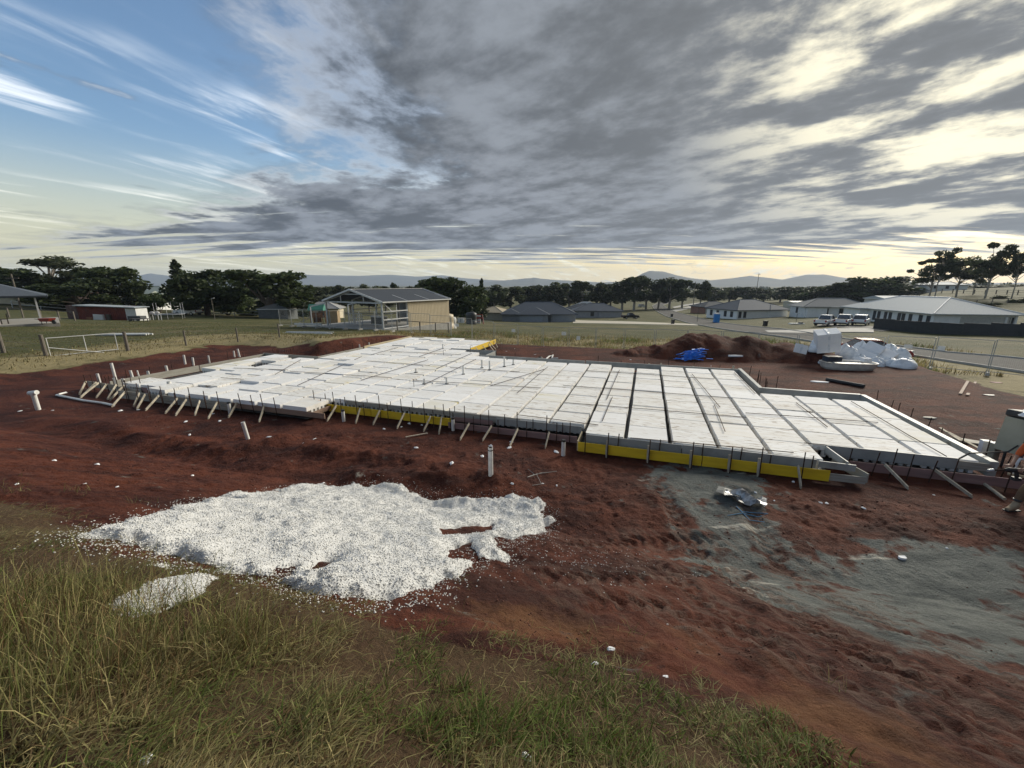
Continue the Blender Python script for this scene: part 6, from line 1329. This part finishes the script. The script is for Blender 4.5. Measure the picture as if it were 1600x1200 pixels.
# ================================================================== WORKER AND MACHINE AT THE SLAB END
def skin(name, verts, edges, radii, m, parent, root=0, sub=2, M=None):
    me = bpy.data.meshes.new(name); me.from_pydata([tuple(v) for v in verts], edges, []); o = newobj(name, me, m, parent)
    o.modifiers.new('Skin', 'SKIN')
    for i, sv in enumerate(me.skin_vertices[0].data):
        rr = radii[i]; sv.radius = rr if isinstance(rr, tuple) else (rr, rr); sv.use_root = (i == root)
    s_ = o.modifiers.new('Sub', 'SUBSURF'); s_.levels = sub; s_.render_levels = sub
    for p in me.polygons: p.use_smooth = True
    return o
SKINM = mat('skin', (.42, .25, .17), (.36, .2, .14), 8, .55); PANT = mat('work_trousers', (.20, .125, .065), (.12, .07, .04), 4, .9, .5, 25); BOOT = mat('work_boot', (.34, .26, .17), (.24, .17, .10), 6, .85, .3, 30); HIVIS = mat('orange_shirt', (.62, .12, .02), (.5, .09, .02), 4, .8); HAIR = mat('dark_hair', (.02, .015, .012), rough=.7)
bp = onz(1575, 792, .02)
bx0, by0 = bp.x, bp.y; zg = zt(bx0 + .3, by0)
pe = thing('person', 'worker in tan trousers and pale boots bending over a black tool', 'person', (bx0, by0, zg))
hip_ = Vector((.62, .05, .93)); chest = Vector((.46, .12, 1.32)); neck = Vector((.34, .14, 1.5)); headp = Vector((.24, .15, 1.64))
aL = Vector((.12, -.02, .09)); kL = Vector((.24, 0, .52)); hL = Vector((.58, -.05, .88)); aR = Vector((.42, -.26, .09)); kR = Vector((.46, -.14, .52)); hR = Vector((.66, .12, .88))
sL = Vector((.48, -.06, 1.38)); sR = Vector((.42, .32, 1.38)); eL = Vector((.34, -.14, 1.12)); eR = Vector((.3, .34, 1.1)); wL = Vector((.12, -.02, .98)); wR = Vector((.06, .2, .97))
Vv = [hip_, (hip_ + chest) / 2, chest, neck, headp, headp + Vector((-.03, 0, .1)), hL, kL, aL, hR, kR, aR, sL, eL, wL, sR, eR, wR]
Ee = [(0, 1), (1, 2), (2, 3), (3, 4), (4, 5), (0, 6), (6, 7), (7, 8), (0, 9), (9, 10), (10, 11), (2, 12), (12, 13), (13, 14), (2, 15), (15, 16), (16, 17)]
skin('body', Vv, Ee, [.13, .12, .14, .058, .095, .075, .085, .055, .038, .085, .055, .038, .06, .04, .028, .06, .04, .028], SKINM, pe)
skin('trousers', [hip_ + Vector((0, 0, .08)), hip_, hL, kL, aL + Vector((.01, 0, .1)), hR, kR, aR + Vector((.01, 0, .1))], [(0, 1), (1, 2), (2, 3), (3, 4), (1, 5), (5, 6), (6, 7)], [.15, .155, .11, .082, .075, .11, .082, .075], PANT, pe, 1)
skin('shirt', [hip_ + Vector((-.02, 0, .06)), (hip_ + chest) / 2, chest, neck - Vector((0, 0, .05)), sL, eL, sR, eR], [(0, 1), (1, 2), (2, 3), (2, 4), (4, 5), (2, 6), (6, 7)], [.155, .145, .165, .07, .078, .055, .078, .055], HIVIS, pe)
skin('hair', [headp + Vector((.04, 0, .05)), headp + Vector((.0, 0, .13))], [(0, 1)], [.085, .07], HAIR, pe)
for a, dr in ((aL, Vector((-1, -.12, 0))), (aR, Vector((-.95, -.3, 0)))):
    dr.normalize(); b_ = skin('boot', [a + Vector((.01, 0, .13)), a + Vector((.0, 0, .0)) , a + Vector((.0, 0, -.035)) - dr * .05, a + dr * .1 + Vector((0, 0, -.03)), a + dr * .2 + Vector((0, 0, -.05))], [(0, 1), (1, 2), (1, 3), (3, 4)], [.066, .06, .05, (.058, .05), (.052, .035)], BOOT, pe, 1)
    MB().box(-.1, .22, -.055, .055, 0, .03).build('sole', PLAS, b_, (a.x, a.y, -.005), math.atan2(dr.y, dr.x)); MB().tube([a + Vector((.01, 0, .15)), a + Vector((.01, 0, .185))], .07, 12).build('sock', FRM, b_)
for wr, sg in ((wL, -1), (wR, 1)):
    fw = Vector((-.9, .1, -.25)).normalized(); sd = Vector((0, 1, 0))
    palm = [wr, wr + fw * .07]; vs_ = list(palm); es = [(0, 1)]; rs = [.026, (.034, .02)]
    for k in range(4):
        o_ = sd * (.024 * (k - 1.5)); l = (.075, .085, .08, .062)[k]; i0 = len(vs_)
        vs_ += [palm[1] + o_ + fw * .02, palm[1] + o_ + fw * (.02 + l * .5) + Vector((0, 0, -.02)), palm[1] + o_ + fw * (.02 + l * .6) + Vector((.01, 0, -.055))]; es += [(1, i0), (i0, i0 + 1), (i0 + 1, i0 + 2)]; rs += [.0095, .009, .008]
    i0 = len(vs_); vs_ += [wr + fw * .03 + sd * (-sg * .04), wr + fw * .075 + sd * (-sg * .05) + Vector((0, 0, -.03))]; es += [(0, i0), (i0, i0 + 1)]; rs += [.011, .009]
    skin('hand', vs_, es, rs, SKINM, pe, 0, 1)
tt_ = thing('power_tool', 'black cordless tool held by the worker', 'power tool', (bx0 - .02, by0 + .08, zg + .9), R_(170))
MB().tube([(-.16, 0, 0), (.1, 0, 0), (.16, 0, -.01)], [.045, .05, .03], 12).build('motor', PLAS, tt_); MB().tube([(.16, 0, -.01), (.36, 0, -.03)], .018, 8).build('shaft', RUST, tt_); MB().bar((-.05, 0, -.02), (-.09, 0, -.16), .045, .05).build('grip', PLAS, tt_); MB().box(-.15, -.02, -.045, .045, -.23, -.16).build('battery', PLAS, tt_); MB().tube([(.36, 0, -.03), (.46, 0, -.05)], .03, 10).build('head', GALV, tt_)
# site machine
mp = Vector((13.3, 9.95, 0)); mp.z = zt(mp.x, mp.y); mt = thing('site_machine', 'beige panelled machine on a bent tube frame beside the slab corner', 'machine', mp, R_(14))
BGP = mat('beige_panel', (.34, .325, .25), (.29, .28, .21), 2, .75, c3=(.22, .21, .17), s3=3)
Mt = Matrix.Translation((0, 0, .42)) @ Matrix.Rotation(R_(8), 4, 'Y')
MB().box(-.22, .75, -.25, .3, 0, .92, Mt).build('cabinet', BGP, mt, bevel=.012)
for xx in (-.24, .77): MB().box(xx - .018, xx + .018, -.28, -.2, -.06, .97, Mt).build('edge_frame', PLAS, mt)
MB().box(-.2, .8, -.3, .35, .93, 1.12, Mt).build('motor_cover', PLAS, mt, bevel=.05)
MB().tube([(-.5, -.3, 0), (-.42, -.3, .34), (-.38, -.3, .42), (-.1, -.3, .36), (.35, -.3, .34), (.46, -.3, .5)], .03, 8).build('tube_frame', TRIM, mt)
for xx in (-.1, .6): MB().tube([(xx, .1, -.02), (xx, .1, .45)], .03, 8).build('leg', PLAS, mt)
cl_ = blob(.32, .2, .12, 33, 12, .3).build('white_rag', FILM, None, mp + Vector((.05, -.1, 1.5)), .3); tag(cl_, 'white rag lying on top of the machine', 'rag')
hs = [onz(1500, 716, .5), onz(1515, 708, .62), onz(1545, 707, .55), onz(1575, 706, .5), onz(1594, 694, .62), mp + Vector((.3, -.28, .8))]
o = MB().tube([h_ - hs[0] for h_ in hs], .02, 8).build('black_hose', PLAS, None, hs[0]); tag(o, 'black hose looping from the machine to the slab corner', 'hose')
for k, (px, py, hh, lb) in enumerate(((1536, 708, .42, 'white foam strip standing by the slab corner'), (1549, 716, .5, 'pale printed box standing beside the foam strip'))):
    p = onground(px, py); t_ = thing('site_box', lb, 'box', p - Vector((0, 0, .01)), R_(-20 + 25 * k)); MB().box(-.1, .1, -.08, .08, 0, hh).build('body', CLEAN if k == 0 else BGP, t_); MB().box(-.105, .105, -.085, .085, hh + .001, hh + .02).build('lid', TRIM, t_)
for k, (a_, b_) in enumerate((((1480, 680), (1535, 708)), ((1468, 672), (1500, 694)))):
    a = onground(*a_); b = onground(*b_); o = MB().bar((0, 0, .1), b - a + Vector((0, 0, .12)), .08, .03).build('loose_plank', STAKE, None, a); tag(o, ('loose plank lying behind the corner of the small bay', 'shorter plank lying by the dirty pale sheet')[k], 'plank')
for k, (a_, b_) in enumerate((((1500, 617), (1512, 597)), ((1511, 619), (1524, 598)))):
    a = onground(*a_); b = onground(*b_); o = MB().bar((0, 0, .04), b - a + Vector((0, 0, .04)), .1, .05).build('ramp_plank', TIMB, None, a); tag(o, 'brown plank of the pair lying towards the fence', 'plank', 'pair of brown planks on the far soil')
